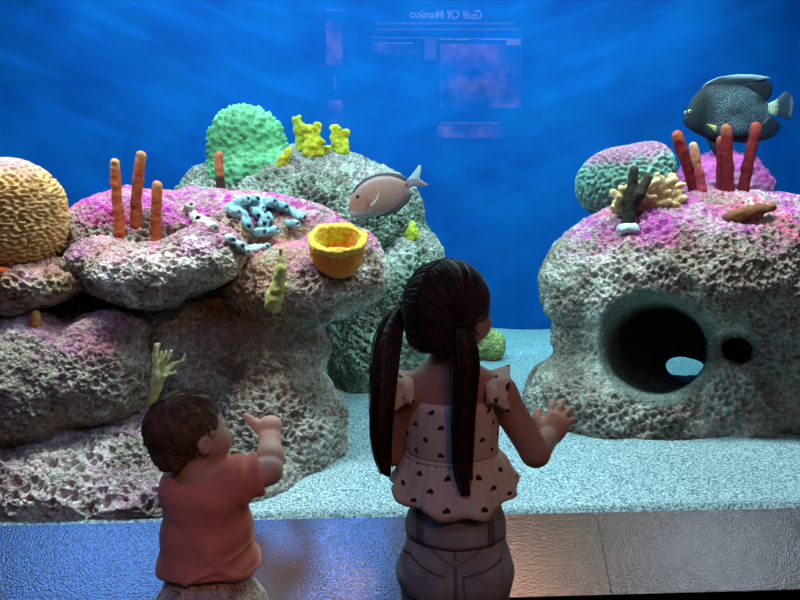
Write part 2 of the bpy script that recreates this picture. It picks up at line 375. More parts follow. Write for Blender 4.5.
# ================================================================ reef rocks
C_GREY, C_PALE, C_BROWN = L3('9c8a7c'), L3('eadcd0'), L3('70503f')
C_PURP, C_PINK, C_TEAL, C_OCHRE, C_DARK = L3('b8409c'), L3('d05c80'), L3('8fb8a0'), L3('a57242'), L3('4b4238')
TREES = []
def rock(name, ells, h, label, lo=None, hi=None, k=.06, cuts=(), algae=.6, tint=None, tintw=0, seed=1, amp=1.0, warm=0, rim=None, pore=1.0, tone_spots=(), algz=None, ecuts=()):
    """ells: (px, py, depth, rx px, ry px, ry m).  pits, lumps and ridges are real geometry"""
    E = [(P(px, py, Y), (m(a, Y), d, m(b, Y))) for px, py, Y, a, b, d in ells]
    lo = np.min([c-np.array(r) for c, r in E], 0)-.1; hi = np.max([c+np.array(r) for c, r in E], 0)+.1
    lo[2] = max(lo[2], SILL-.10); lo[1] = max(lo[1], GY+.024)
    F = Field(lo, hi, h)
    for c, r in E: F.ell(c, r, k)
    for c in cuts: F.cone(*c[:4], .03, 's')
    for c, r in ecuts: F.ell(c, r, .025, op='s')
    V, Q = F.mesh(2); Nn = vnormals(V, Q)
    flat = np.ones(len(V))
    if rim is not None:                                  # smooth cement collar round the tunnel
        a, b, ra, rb, w = rim; ab = b-a; t = np.clip((V-a)@ab/(ab@ab), 0, 1)
        d = np.linalg.norm(V-a-t[:, None]*ab, axis=1)-(ra+t*(rb-ra)); rimw = 1-sstep(w*.5, w, d+.02*fbm(V, 9, 2, 5)); flat = 1-.97*rimw
    D = amp*(.030*fbm(V, 5.5, 3, seed)+.014*fbm(V, 17, 2, seed+3))
    wv = V+.010*np.stack([fbm(V, 26, 1, seed+q) for q in (31, 32, 33)], 1)
    w1, w1b = worley(wv/.030, seed, True); w2, w2b = worley(wv/.0165, seed+5, True)
    pm = sstep(-.35, .25, fbm(V, 4, 2, seed+9)); pm2 = sstep(-.5, .1, fbm(V, 7, 2, seed+19))
    D -= pore*flat*(.017*sstep(.10, .42, w1b-w1)*sstep(.7, .3, w1)*(.25+.75*pm)+.010*sstep(.08, .40, w2b-w2)*(.35+.65*pm2))
    V2 = V+Nn*(D*(.15+.85*flat))[:, None]
    V2[:, 1] = np.clip(np.where(V2[:, 1] < GY+.045, V2[:, 1]-.012, V2[:, 1]), GY+.021, None)
    N2 = vnormals(V2, Q)
    # growth colours and local tone patches
    g = fbm(V, 3.2, 3, seed+40); g2 = fbm(V, 14, 3, seed+50)
    c = C_GREY[None]*(1-sstep(-.2, .7, g+.5*g2))[:, None]+C_PALE[None]*sstep(-.2, .7, g+.5*g2)[:, None]
    bw = sstep(.05, .6, fbm(V, 4.5, 3, seed+60))*.7; c = c*(1-bw)[:, None]+C_BROWN*bw[:, None]
    if warm:
        ww = warm*sstep(-.3, .5, fbm(V, 3, 2, seed+77)); c = c*(1-ww)[:, None]+C_OCHRE*ww[:, None]
    for (px, py, Y, rad, colr, amt) in tone_spots:
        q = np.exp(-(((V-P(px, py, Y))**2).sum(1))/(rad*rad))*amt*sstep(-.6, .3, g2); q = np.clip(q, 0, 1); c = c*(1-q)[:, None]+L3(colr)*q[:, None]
    if tint is not None: c = c*(1-tintw)+tint*tintw*(.6+.8*sstep(-.5, .6, g2))[:, None]
    pu = sstep(.42, .72, Nn[:, 2]+.22*g+.30*g2)*algae; pk = sstep(-.2, .5, fbm(V, 6, 2, seed+70))
    pc = C_PURP*(1-pk)[:, None]+C_PINK*pk[:, None]; pu = pu*(.45+.55*sstep(-.35, .2, g2))*(.45+.55*sstep(-.30, .12, fbm(V, 36, 2, seed+91)))
    if algz: zz = P(*algz)[2]; pu = pu*sstep(zz-.06, zz+.10, V[:, 2]+.10*g2)
    c = c*(1-pu)[:, None]+pc*pu[:, None]
    sp = sstep(.30, .6, fbm(V, 9, 3, seed+80))*.35*algae*sstep(-.1, .35, Nn[:, 2])*(1 if not algz else sstep(zz-.15, zz, V[:, 2])); c = c*(1-sp)[:, None]+C_PURP*sp[:, None]*.8
    s2 = sstep(.18, .5, fbm(V, 24, 2, seed+87))*.32; c = c*(1-s2)[:, None]+L3('a05c68')*s2[:, None]
    if rim is not None: c = c*(1-rimw)[:, None]+L3('7d8078')*rimw[:, None]
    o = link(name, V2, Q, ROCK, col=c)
    tag(o, label, 'rock'); TREES.append(BVHTree.FromPolygons(V2.tolist(), Q.tolist()))
    return o
def hit(px, py):
    d = Vector(ray(px, py)); d.normalize(); best = None
    for t in TREES:
        r = t.ray_cast(Vector(CAM), d)
        if r[0] is not None and (best is None or r[3] < best[1]): best = (r[0], r[3])
    return np.array(best[0]) if best else None
def surf(px, py, default_Y=2.6):
    for q in range(0, 24, 2):
        h = hit(px, py+q)
        if h is not None: return h
    return P(px, py, default_Y)

FG = 'boulders of the left foreground reef'
rock('reef_rock', [(60, 540, 1.935, 130, 112, .30), (-60, 530, 1.935, 100, 110, .30), (160, 540, 1.935, 90, 98, .29), (215, 540, 1.935, 60, 62, .28), (95, 450, 2.1, 80, 45, .22), (142, 440, 2.05, 44, 40, .18)], .0056,
     'pitted pale rock at the very bottom left, resting on the sand against the glass', seed=11, algae=.35, pore=1.35, tint=C_TEAL, tintw=.12)
rock('reef_rock', [(30, 385, 2.08, 82, 66, .24), (102, 374, 2.06, 50, 56, .2), (112, 331, 2.12, 42, 22, .14), (22, 345, 2.08, 55, 32, .2), (-40, 380, 2.1, 60, 80, .24)], .0056,
     'round grey boulder at the left carrying a small orange stub, above the pitted base rock', seed=23, algae=.45, k=.03)
rock('reef_rock', [(34, 281, 2.12, 55, 24, .18), (5, 300, 2.06, 30, 18, .12), (-40, 285, 2.1, 70, 32, .22)], .0056,
     'flat brown rock ledge under the tan brain coral', seed=37, algae=.3, k=.03, warm=.85)
rock('reef_rock', [(150, 272, 2.12, 62, 32, .2), (205, 258, 2.16, 42, 34, .2), (110, 262, 2.2, 40, 26, .18)], .0056,
     'pale overhanging lump of rock below the three rust finger sponges', seed=41, algae=.5, k=.04, warm=.25)
rock('reef_rock', [(215, 340, 2.62, 112, 150, .48), (338, 270, 2.42, 50, 46, .28), (275, 440, 2.22, 78, 92, .30), (255, 490, 2.0, 60, 50, .22), (140, 245, 2.5, 74, 55, .34), (215, 232, 2.62, 130, 40, .36), (262, 345, 2.36, 72, 52, .28), (295, 285, 2.3, 70, 44, .26), (80, 268, 2.5, 70, 34, .3), (60, 310, 2.55, 90, 40, .3), (150, 400, 2.5, 90, 90, .3)], .0060,
     'largest rock of the left reef, purple on top and carrying the yellow cup sponge', seed=53, algae=1.0, k=.04, warm=.2, algz=(290, 250, 2.3),
     tone_spots=((245, 285, 2.2, .2, 'b87038', .9), (215, 315, 2.2, .14, '7a4428', .8), (180, 430, 2.2, .25, '5a5448', .7), (275, 440, 2.0, .3, '5c5a4c', .7)))  # rust and brown patches higher up, darker grey ones lower down
rock('reef_rock', [(305, 208, 3.25, 112, 58, .4), (400, 300, 3.2, 46, 90, .32), (412, 258, 3.15, 33, 30, .2), (370, 215, 3.2, 54, 44, .3), (230, 220, 3.2, 60, 60, .3), (372, 350, 3.15, 50, 68, .3), (300, 300, 3.3, 120, 100, .36)], .0062,
     'green tinged rock at the back behind the grey swimming fish', seed=67, algae=.25, k=.03, tint=C_TEAL, tintw=.4, pore=1.8)
rock('reef_rock', [(486, 345, 3.5, 20, 18, .1), (478, 338, 3.5, 14, 17, .08)], .008,
     'low yellowish rock on the sand behind the girl\'s head', seed=71, algae=.1, tint=L3('c0b860'), tintw=.7, amp=.5)
T0 = P(650, 347, 2.02); T1 = P(664, 350, 2.75)
TR0, TR1 = m(51, 2.1), m(40, 2.75)
H0 = P(729, 349, 1.95); H1 = P(740, 351, 2.45)
rock('reef_rock', [(690, 268, 2.58, 136, 76, .48), (612, 288, 2.56, 72, 62, .34), (765, 300, 2.6, 110, 108, .5), (630, 400, 2.5, 104, 64, .36), (565, 405, 2.55, 40, 42, .22), (610, 338, 2.58, 56, 44, .3), (690, 385, 2.60, 100, 85, .42), (800, 395, 2.56, 90, 95, .42), (690, 215, 2.65, 70, 28, .3)], .0060,
     'big hollow rock at the right with a round tunnel opening', seed=83, algae=.9, k=.06, tint=C_TEAL, tintw=.0, algz=(700, 245, 2.3),
     cuts=((T0+(T0-T1)*.2, T1, TR0*1.02, TR1), (H0, H1, m(18, 2.1), m(17, 2.5))), ecuts=((P(647, 346, 2.12), (.155, .22, .195)), (P(681, 361, 3.0), (.135, .66, .066))), rim=(T0, T1, TR0, TR1, .055),
     tone_spots=((780, 400, 2.1, .35, '5e5c50', .8), (660, 450, 2.1, .25, '5a6058', .7)))  # dark spots put the overhang's shade into the lower rock's colour
# ================================================================ corals and sponges
def sd(name, build, lo, hi, h, M, colfn, label, cat, group=None, disp=None, parent=None, smooth=1):
    F = Field(lo, hi, h); build(F); V, Q = F.mesh(smooth); Nn = vnormals(V, Q)
    d = disp(V, Nn) if disp else 0
    V2 = V+Nn*np.asarray(d).reshape(-1, 1) if disp else V
    o = link(name, V2, Q, M, parent=parent, col=colfn(V2, Nn, np.asarray(d) if disp else np.zeros(len(V))))
    return tag(o, label, cat, group)
def bounds(pts, pad):
    pts = np.array(pts); return pts.min(0)-pad, pts.max(0)+pad

def brain_coral(px, py, Y, rx, ry, rd, wl, depth, c_side, c_top, label, seed, squash=(), group=None, top_w=(.35, .8), mode='maze', h=.005, aniso=1.0):
    c = P(px, py, Y); r = np.array([m(rx, Y), rd, m(ry, Y)])
    def b(F):
        F.ell(c, r, .03)
        for (x, y, yy, a, bb, dd) in squash: F.ell(P(x, y, yy), (m(a, yy), dd, m(bb, yy)), .05)
    ex = [c-r, c+r]+[P(x, y, yy)+s*np.array([m(a, yy), dd, m(bb, yy)]) for (x, y, yy, a, bb, dd) in squash for s in (-1, 1)]
    lo, hi = bounds(ex, .04); lo[1] = max(lo[1], GY+.03)
    def disp(V, Nn):
        base = .012*fbm(V, 5, 2, seed)
        if mode == 'maze':
            f = maze(V*np.array([1, 1, aniso])*(1/aniso**.5)+.006*np.stack([fbm(V, 12, 1, seed+q) for q in range(3)], 1), wl, seed); return base+depth*(sstep(-.7, .9, f)-.5)
        d1 = worley(V/wl, seed); return base+depth*(sstep(.62, .18, d1)-.5)
    def colr(V, Nn, d):
        t = sstep(top_w[0], top_w[1], Nn[:, 2]+.35*fbm(V, 8, 3, seed+5)); cc = L3(c_side)*(1-t)[:, None]+L3(c_top)*t[:, None]
        v = sstep(-.4, .5, fbm(V, 5, 2, seed+8)); return cc*(.82+.3*v)[:, None]
    return sd('brain_coral', b, lo, hi, h, CORAL, colr, label, 'coral', group, disp, smooth=2)
brain_coral(8, 216, 2.12, 52, 50, .17, .017, .011, 'cc9860', 'b4888a', 'tan domed brain coral with pinkish top on the brown ledge at the far left', 101, squash=((6, 196, 2.12, 48, 30, .15), (10, 238, 2.12, 40, 30, .15)), top_w=(.6, 1.0), h=.0042, aniso=2.2)
brain_coral(248, 148, 3.2, 38, 41, .2, .026, .020, '5f9a6a', '7ab484', 'green knobbly star coral dome at the back left of the yellow sponges', 103, squash=((258, 172, 3.15, 44, 26, .2), (238, 180, 3.15, 34, 20, .2)), mode='knob', h=.0085)
brain_coral(625, 180, 2.75, 42, 32, .19, .022, .015, '6e9488', '9c6c84', 'teal rounded brain coral with pink top on the left of the hollow rock', 107, squash=((648, 168, 2.75, 22, 24, .15), (606, 186, 2.75, 26, 28, .15), (640, 190, 2.75, 28, 24, .15)), top_w=(.35, .8))
brain_coral(722, 176, 2.92, 42, 26, .16, .034, .012, 'b07898', 'b04c90', 'purple pink brain coral dome behind the red finger sponges', 109, squash=((700, 184, 2.9, 25, 18, .14), (745, 186, 2.9, 24, 18, .14)), mode='knob', h=.0085, top_w=(-.1, .3))

def finger(pts_px, Y, rpx, c0, c1, label, group, seed, tipc=None, split=.5, name='finger_sponge'):
    """pts_px from the foot to the tip; the foot is set on the rock"""
    b0 = surf(*pts_px[0], Y); Y = b0[1]; pts = [b0+np.array([0, .01, -.02])]+[P(x, y, Y) for x, y in pts_px]
    pts[1] = b0; n = len(pts); rs = [m(rpx, Y)*(1.08 if q < 2 else 1.0-.06*(q/n)) for q in range(n)]
    lo, hi = bounds(pts, max(rs)*1.5)
    def bld(F): F.chain(pts, rs, .006)
    tip = pts[-1]
    def colr(V, Nn, d):
        t = np.clip((V[:, 2]-pts[1][2])/(tip[2]-pts[1][2]+1e-6), 0, 1); w = sstep(split-.12, split+.12, t+.12*fbm(V, 40, 2, seed))
        c = L3(c0)*(1-w)[:, None]+L3(c1)*w[:, None]
        if tipc: q = sstep(.86, 1.0, t)[:, None]; c = c*(1-q)+L3(tipc)*q
        return c
    return sd(name, bld, lo, hi, max(.0035, rs[0]/5), SPONGE, colr, label, 'sponge', group, lambda V, Nn: .0035*fbm(V, 30, 3, seed)-.0018*sstep(.4, .1, worley(V/.012, seed)), smooth=1)
G = 'rust red finger sponges on the left reef'
finger([(120, 234), (118, 210), (116, 185), (115, 163)], 2.3, 5.0, 'a84a28', 'b4532c', 'left finger of the three rust red sponges on the left reef', G, 1, 'c88a60')
finger([(136, 226), (136, 205), (138, 180), (141, 156)], 2.3, 5.2, '9c4226', 'a84a2a', 'middle and tallest rust red finger sponge on the left reef', G, 2, 'c07c58')
finger([(156, 241), (156, 220), (157, 200), (157, 185)], 2.3, 5.0, 'a04424', 'ac4e2a', 'short right finger of the three rust red sponges on the left reef', G, 3, 'c07c58')
finger([(221, 188), (220, 178), (219, 168), (219, 155)], 2.9, 4.2, '33221c', 'a85c3c', 'small two tone finger sponge, dark below and brown above, before the green star coral', None, 4, split=.42)
G = 'red finger sponges on the right reef'
finger([(695, 190), (689, 170), (682, 152), (677, 136)], 2.6, 5.4, '6c1022', '781a1e', 'red finger sponge leaning left, leftmost of the row on the hollow rock', G, 5, 'a85038', name='finger_sponge')
finger([(702, 190), (699, 174), (696, 160), (693, 146)], 2.6, 4.6, 'a83c50', 'c07860', 'short pale tipped finger sponge beside the leaning red one', G, 6, 'd8a080')
finger([(721, 190), (721, 172), (721, 155), (721, 140)], 2.6, 4.4, '68121a', '74181e', 'left finger of the close pair of red sponges under the dark angelfish', G, 7, '9c4438')
finger([(728, 189), (728, 168), (727, 148), (726, 129)], 2.58, 5.2, '68121a', '761a20', 'right and taller finger of the close pair of red sponges', G, 8, 'ac5c44')
finger([(743, 191), (747, 168), (752, 146), (756, 127)], 2.6, 5.3, '64101a', '70181e', 'red finger sponge leaning right, rightmost of the row on the hollow rock', G, 9, '983c30')
finger([(36, 323), (36, 319), (36, 315)], 2.0, 5.0, 'b87038', 'c8854a', 'tiny orange stub sponge on top of the round grey boulder', None, 10, name='stub_sponge')
finger([(-6, 275), (-1, 273), (3, 272)], 2.0, 6.0, 'b8401c', 'c04c20', 'small orange red knob at the left edge of the brown ledge', None, 12, name='knob_sponge')

def tube_cluster(tubes_px, Y, label, c0, c1, seed, name, group=None, hole=.55, h=.005, lump=.008, foot=True, join=False):
    """tubes_px: (x0, y0, x1, y1, r px, dy m): lumpy tubes with an open mouth at the far end"""
    T = []
    for (x0, y0, x1, y1, r, dy) in tubes_px:
        b0 = surf(x0, y0, Y) if foot else P(x0, y0, Y); YY = b0[1]; T.append((b0, P(x1, y1, YY+dy), m(r, YY)))
    lo, hi = bounds([p for t in T for p in t[:2]], max(t[2] for t in T)*1.8)
    def bld(F):
        for a, b, r in T: F.cone(a, b, r*1.0, r, .012)
        if join:
            for (a, _, r), (b, _, s) in zip(T, T[1:]): F.cone(a, b, r*.7, s*.7, .008)
        for a, b, r in T:
            if hole:
                n = (b-a)/(np.linalg.norm(b-a)+1e-9); F.cone(b-n*r*.3, b+n*r*1.5, r*hole, r*hole, .003, 's')
    def colr(V, Nn, d):
        t = sstep(-.5, .5, fbm(V, 25, 3, seed))[:, None]; return L3(c0)*(1-t)+L3(c1)*t
    return sd(name, bld, lo, hi, h, SPONGE, colr, label, 'sponge', group, lambda V, Nn: lump*fbm(V, 38, 2, seed)-.4*lump*sstep(.5, .2, worley(V/.03, seed)))
YG = 'yellow lumpy sponges on the back rock'
tube_cluster([(301, 150, 297, 120, 5.0, 0), (302, 150, 301, 128, 5.2, 0)], 3.1, 'tall leaning yellow green sponge, leftmost on top of the back rock', '98a028', 'bcc03c', 201, 'chimney_sponge', YG, .35, lump=.012)
tube_cluster([(311, 153, 308, 130, 5.5, 0), (313, 153, 317, 126, 4.0, 0), (318, 154, 320, 142, 4.5, 0), (325, 152, 327, 148, 3.2, 0), (306, 154, 306, 147, 3.8, 0)], 3.1, 'broad two pronged yellow sponge in the middle of the back rock top', 'b09c20', 'd0c438', 202, 'chimney_sponge', YG, .35, lump=.012)
tube_cluster([(337, 150, 335, 129, 5.0, 0), (344, 150, 345, 132, 4.2, 0)], 3.1, 'yellow sponge with two stubs, rightmost on top of the back rock', 'b8a824', 'd0cc40', 203, 'chimney_sponge', YG, .35, lump=.011)
tube_cluster([(279, 167, 281, 158, 3.6, 0), (284, 164, 288, 152, 4.2, 0)], 3.0, 'small yellow brown sponge at the foot of the green star coral', 'b49a28', 'c8b838', 204, 'chimney_sponge', YG, .0, lump=.011)
tube_cluster([(411, 238, 412, 225, 4.0, 0), (408, 237, 407, 232, 3.4, 0), (416, 237, 416, 231, 3.0, 0)], 3.0, 'little yellow sponge on the back rock below the tail of the grey fish', 'c4bc30', 'd8d848', 205, 'chimney_sponge', YG, .0, lump=.009)
tube_cluster([(273, 305, 277, 290, 8.0, 0), (276, 300, 281, 268, 6.0, -.01), (279, 300, 281, 250, 3.2, -.01), (270, 305, 268, 298, 4, 0)], 2.2, 'pale olive spire sponge on the rock face below the yellow cup', 'a89850', 'c4b878', 206, 'spire_sponge', None, .0, h=.0042, lump=.008)
# blue tube sponge colony and its grey green neighbours
bt = [(228, 206, 236, 212, 6), (238, 206, 243, 215, 5.5), (232, 204, 246, 200, 5.5), (247, 203, 256, 200, 5.5), (252, 206, 257, 214, 5), (246, 218, 248, 225, 5.5), (258, 212, 266, 218, 5), (262, 222, 264, 224, 6),
      (253, 230, 263, 232, 5), (266, 231, 276, 230, 5), (260, 200, 272, 202, 6), (274, 203, 284, 207, 5.5), (286, 207, 296, 214, 5.5), (296, 212, 303, 217, 5), (288, 221, 296, 224, 5), (254, 205, 262, 208, 4.5), (268, 212, 270, 220, 4)]
tube_cluster([(a, b+3, c, d, r*.9, -.035) for a, b, c, d, r in bt], 2.5, 'blue grey colony of short tube sponges on the purple top left of the yellow cup', '648c98', '9cb4bc', 211, 'tube_sponge', None, .38, h=.0045, lump=.006)
tube_cluster([(186, 210, 190, 206, 5, -.03), (194, 216, 197, 218, 5.5, -.03), (202, 221, 206, 222, 5, -.03), (210, 226, 214, 228, 5, -.03), (196, 222, 199, 225, 4, -.03)], 2.4, 'pale grey green row of tube sponges left of the blue colony', 'a89c90', 'c0b8ac', 212, 'tube_sponge', None, .4, join=True, h=.0045, lump=.007)
tube_cluster([(228, 238, 232, 240, 5, -.03), (237, 245, 241, 246, 5, -.03), (250, 249, 256, 249, 4.5, -.03), (262, 249, 267, 247, 4.5, -.03), (245, 251, 247, 252, 4, -.03)], 2.3, 'pale blue grey row of tube sponges in front of the blue colony', '98a0a4', 'b4b8c0', 213, 'tube_sponge', None, .4, join=True, h=.0045, lump=.007)
# yellow cup sponge
cb = surf(336, 272, 2.2); cY = cb[1]-.01; cc = P(337, 250, cY); cr = m(31, cY)
cax = np.array([.04, -.42, .90]); cax /= np.linalg.norm(cax)
def cup(F):
    base = P(337, 262, cY+.01)
    F.ell(base+cax*.035, (cr*.80, cr*.78, cr*.66), .01)
    F.cone(base+cax*.03, base+cax*(m(25, cY)+.012), cr*.74, cr*.98, .025)
    F.cone(base+cax*.05, base+cax*.25, cr*.62, cr*1.12, .006, 's')
    F.plane(cax, base+cax*(m(25, cY)+.014), .006)
lo, hi = bounds([cc-cr*1.3, cc+cr*1.3], .03)
def cupcol(V, Nn, d):
    q = V-P(337, 262, cY+.01); ax = q@cax; rad = q-ax[:, None]*cax; rl = np.linalg.norm(rad, axis=1)+1e-6
    inner = sstep(.006, .0, rl-cr*(.62+2.5*(ax-.05)))*sstep(.03, .04, ax)
    rim = sstep(m(25, cY)-.018, m(25, cY)-.002, ax+.008*fbm(V, 50, 2, 5))
    c = L3('e4742c')*(1-inner)[:, None]+L3('b4c414')*inner[:, None]; y = sstep(-.3, .6, fbm(V, 12, 2, 4))[:, None]*.5
    c = c*(1-y)+L3('f0b040')*y; return c*(1-rim*.6)[:, None]+L3('ecc850')*(rim*.6)[:, None]
def cupdisp(V, Nn):
    q = V-P(337, 262, cY+.01); ax = q@cax; th = np.arctan2(q[:, 0], q[:, 1]-.3*q[:, 2])
    return .010*fbm(V, 13, 2, 8)+.009*fbm(V, 45, 2, 9)*sstep(.02, .06, ax)
sd('cup_sponge', cup, lo, hi, .0042, SPONGE, cupcol, 'yellow orange bowl shaped sponge with a ragged rim, right of the blue tube colony', 'sponge', None, cupdisp)

# branching antler coral on the dark recess of the left reef
def branches(name, segs, Y, label, cat, c0, c1, seed, h=.0035, k=.006, lump=.003, attach=None, M=CORAL):
    o = surf(*attach, Y) if attach else None; YY = o[1]-.01 if o is not None else Y
    S = [(P(x0, y0, YY+a), P(x1, y1, YY+b), m(r0, YY), m(r1, YY)) for (x0, y0, a, x1, y1, b, r0, r1) in segs]
    lo, hi = bounds([p for s in S for p in s[:2]], max(s[2] for s in S)*2)
    def bld(F):
        for a, b, ra, rb in S: F.cone(a, b, ra, rb, k)
    def colr(V, Nn, d):
        t = np.clip((V[:, 2]-lo[2])/(hi[2]-lo[2]), 0, 1)[:, None]; q = sstep(-.5, .5, fbm(V, 30, 2, seed))[:, None]*.3
        return (L3(c0)*(1-t)+L3(c1)*t)*(.85+q)
    return sd(name, bld, lo, hi, h, M, colr, label, cat, None, lambda V, Nn: lump*fbm(V, 50, 2, seed))
branches('antler_coral', [(152, 402, .02, 157, 374, -.01, 5.5, 4.2), (157, 390, 0, 162, 365, 0, 4.5, 3.2), (156, 376, 0, 155, 356, -.02, 4.2, 3), (155, 358, -.02, 156, 345, -.02, 3, 2.2), (156, 347, -.02, 159, 344, -.02, 2, 1.5),
    (161, 368, 0, 164, 358, 0, 3.6, 2.6), (164, 360, 0, 166, 351, .01, 2.6, 1.6), (162, 364, 0, 168, 357, -.01, 3.2, 2.4), (168, 358, -.01, 171, 351, -.01, 2.2, 1.6), (163, 372, 0, 174, 364, .02, 3.4, 2.4), (172, 365, .02, 183, 361, .02, 2.6, 1.8), (182, 361, .02, 185, 354, .02, 1.8, 1.2),
    (164, 374, 0, 177, 373, .01, 2.2, 1.2), (174, 373, .01, 175, 369, .01, 1.2, .9), (161, 380, 0, 165, 376, -.02, 3, 2), (160, 362, 0, 161, 352, .02, 2.6, 1.6)], 1.97,
    'pale yellow antler shaped coral in the dark gap above the toddler\'s head', 'coral', 'b8a460', 'dcd098', 301)
# dark forked branch and beige knobbly bush on the right reef
branches('forked_sponge', [(628, 228, 0, 630, 208, 0, 7, 6.2), (630, 210, 0, 631, 192, 0, 6, 6), (631, 194, 0, 634, 170, -.01, 6, 4.2), (632, 205, 0, 640, 193, -.02, 6, 5.5), (640, 194, -.02, 648, 178, -.02, 5.2, 4.4), (626, 200, 0, 626, 187, .02, 4.5, 4)], 2.45,
    'dark brown forked branch sponge standing before the teal brain coral', 'sponge', '2a2420', '40352c', 303, attach=(629, 226), h=.0042, lump=.004, M=SPONGE)
rr = np.random.default_rng(5); bush = []
for q in range(95):
    x0, y0 = 655+rr.uniform(-30, 22), 206+rr.uniform(-6, 5)
    if q < 26: x1, y1 = 618+rr.uniform(-6, 16), 201+rr.uniform(-14, 10); x0, y0 = 632, 212
    else: x1, y1 = 662+rr.normal()*13, 190+rr.normal()*10
    x1 = min(max(x1, 612), 684); y1 = min(max(y1, 170), 212); bush.append((x0, y0, .0, x1, y1, rr.uniform(-.06, .08), 3.0, rr.uniform(2.6, 4.0)))
branches('bush_coral', bush, 2.6, 'beige knobbly bush coral beside the dark forked branch', 'coral', 'b89468', 'e0c090', 305, attach=(655, 206), h=.0048, k=.004, lump=.005)
hb = surf(745, 218, 2.3)
branches('slug_sponge', [(728, 218, .0, 742, 214, -.01, 5, 7), (742, 214, -.01, 758, 210, -.01, 7, 6.5), (757, 210, -.01, 773, 207, 0, 6.2, 4), (727, 218, 0, 725, 226, -.005, 4, 3)], 2.3,
    'brown slug shaped sponge lying on the pink top of the hollow rock', 'sponge', '6c3c26', '8c5638', 307, attach=(745, 218), h=.0045, lump=.006, M=SPONGE)
branches('pale_sponge', [(622, 229, 0, 634, 227, 0, 5, 4), (628, 228, -.01, 638, 230, 0, 4, 3)], 2.4, 'small pale blue white sponge crust at the foot of the dark forked branch', 'sponge', 'a8bcc4', 'c8d4d8', 309, attach=(628, 230), h=.0045, lump=.004, M=SPONGE)
# ================================================================ fish
def angel_skin():
    M, nt, b = mat('scaled_fish_skin'); lk = nt.links.new; b.inputs['Roughness'].default_value = .6; b.inputs['Specular IOR Level'].default_value = .2
    tc = N(nt, 'ShaderNodeTexCoord'); mp = N(nt, 'ShaderNodeMapping'); mp.inputs['Rotation'].default_value = (0, math.radians(40), 0); mp.inputs['Scale'].default_value = (1, .0, 1)
    lk(tc.outputs['Object'], mp.inputs[0]); v = N(nt, 'ShaderNodeTexVoronoi', feature='F1'); v.inputs['Scale'].default_value = 100; v.inputs['Randomness'].default_value = .25
    lk(mp.outputs[0], v.inputs['Vector']); at = N(nt, 'ShaderNodeAttribute', attribute_name='col')
    r = ramp(nt, [(.34, (0, 0, 0, 1)), (.55, (1, 1, 1, 1))], v.outputs['Distance'])
    mul = N(nt, 'ShaderNodeMath', operation='MULTIPLY'); lk(r.outputs[0], mul.inputs[0]); lk(at.outputs['Alpha'], mul.inputs[1])
    sep = N(nt, 'ShaderNodeSeparateColor'); lk(at.outputs['Color'], sep.inputs[0])
    mx = N(nt, 'ShaderNodeMix', data_type='RGBA'); m2 = N(nt, 'ShaderNodeMath', operation='MULTIPLY'); m2.inputs[1].default_value = 1.0
    a2 = N(nt, 'ShaderNodeAttribute', attribute_name='scale_mask'); lk(r.outputs[0], m2.inputs[0]); lk(a2.outputs['Fac'], mul.inputs[1])
    lk(mul.outputs[0], mx.inputs[0]); lk(at.outputs['Color'], mx.inputs[6]); mx.inputs[7].default_value = lin('8ca4b4')
    lk(mx.outputs[2], b.inputs['Base Color']); return M
FISHSKIN = simple('fish_skin', None, .45, .5, var=.12, vscale=60, use_col=True)
def rayed(name, c):
    M, nt, b = mat(name); lk = nt.links.new; b.inputs['Roughness'].default_value = .55
    tc = N(nt, 'ShaderNodeTexCoord'); w = N(nt, 'ShaderNodeTexWave'); w.inputs['Scale'].default_value = 26; w.inputs['Distortion'].default_value = 1.5
    lk(tc.outputs['Object'], w.inputs['Vector']); at = N(nt, 'ShaderNodeAttribute', attribute_name='col')
    mr = N(nt, 'ShaderNodeMapRange'); mr.inputs[3].default_value = .7; mr.inputs[4].default_value = 1.25; lk(w.outputs['Fac'], mr.inputs[0])
    mx = N(nt, 'ShaderNodeMix', data_type='RGBA', blend_type='MULTIPLY'); mx.inputs[0].default_value = 1; lk(at.outputs['Color'], mx.inputs[6]); lk(mr.outputs[0], mx.inputs[7])
    lk(mx.outputs[2], b.inputs['Base Color']); return M
FIN = rayed('fish_fin', None)
EYEB = simple('glossy_black', lin('08080a'), .15, .6); EYEW = simple('eye_white', lin('e4dcd4'), .3, .5); EYEY = simple('eye_ring_yellow', lin('c8c070'), .4, .4)
def resample(pts, n):
    pts = np.array(pts, float); d = np.r_[0, np.cumsum(np.linalg.norm(np.diff(pts, axis=0), axis=1))]; t = np.linspace(0, d[-1], n)
    return np.stack([np.interp(t, d, pts[:, q]) for q in range(2)], 1)
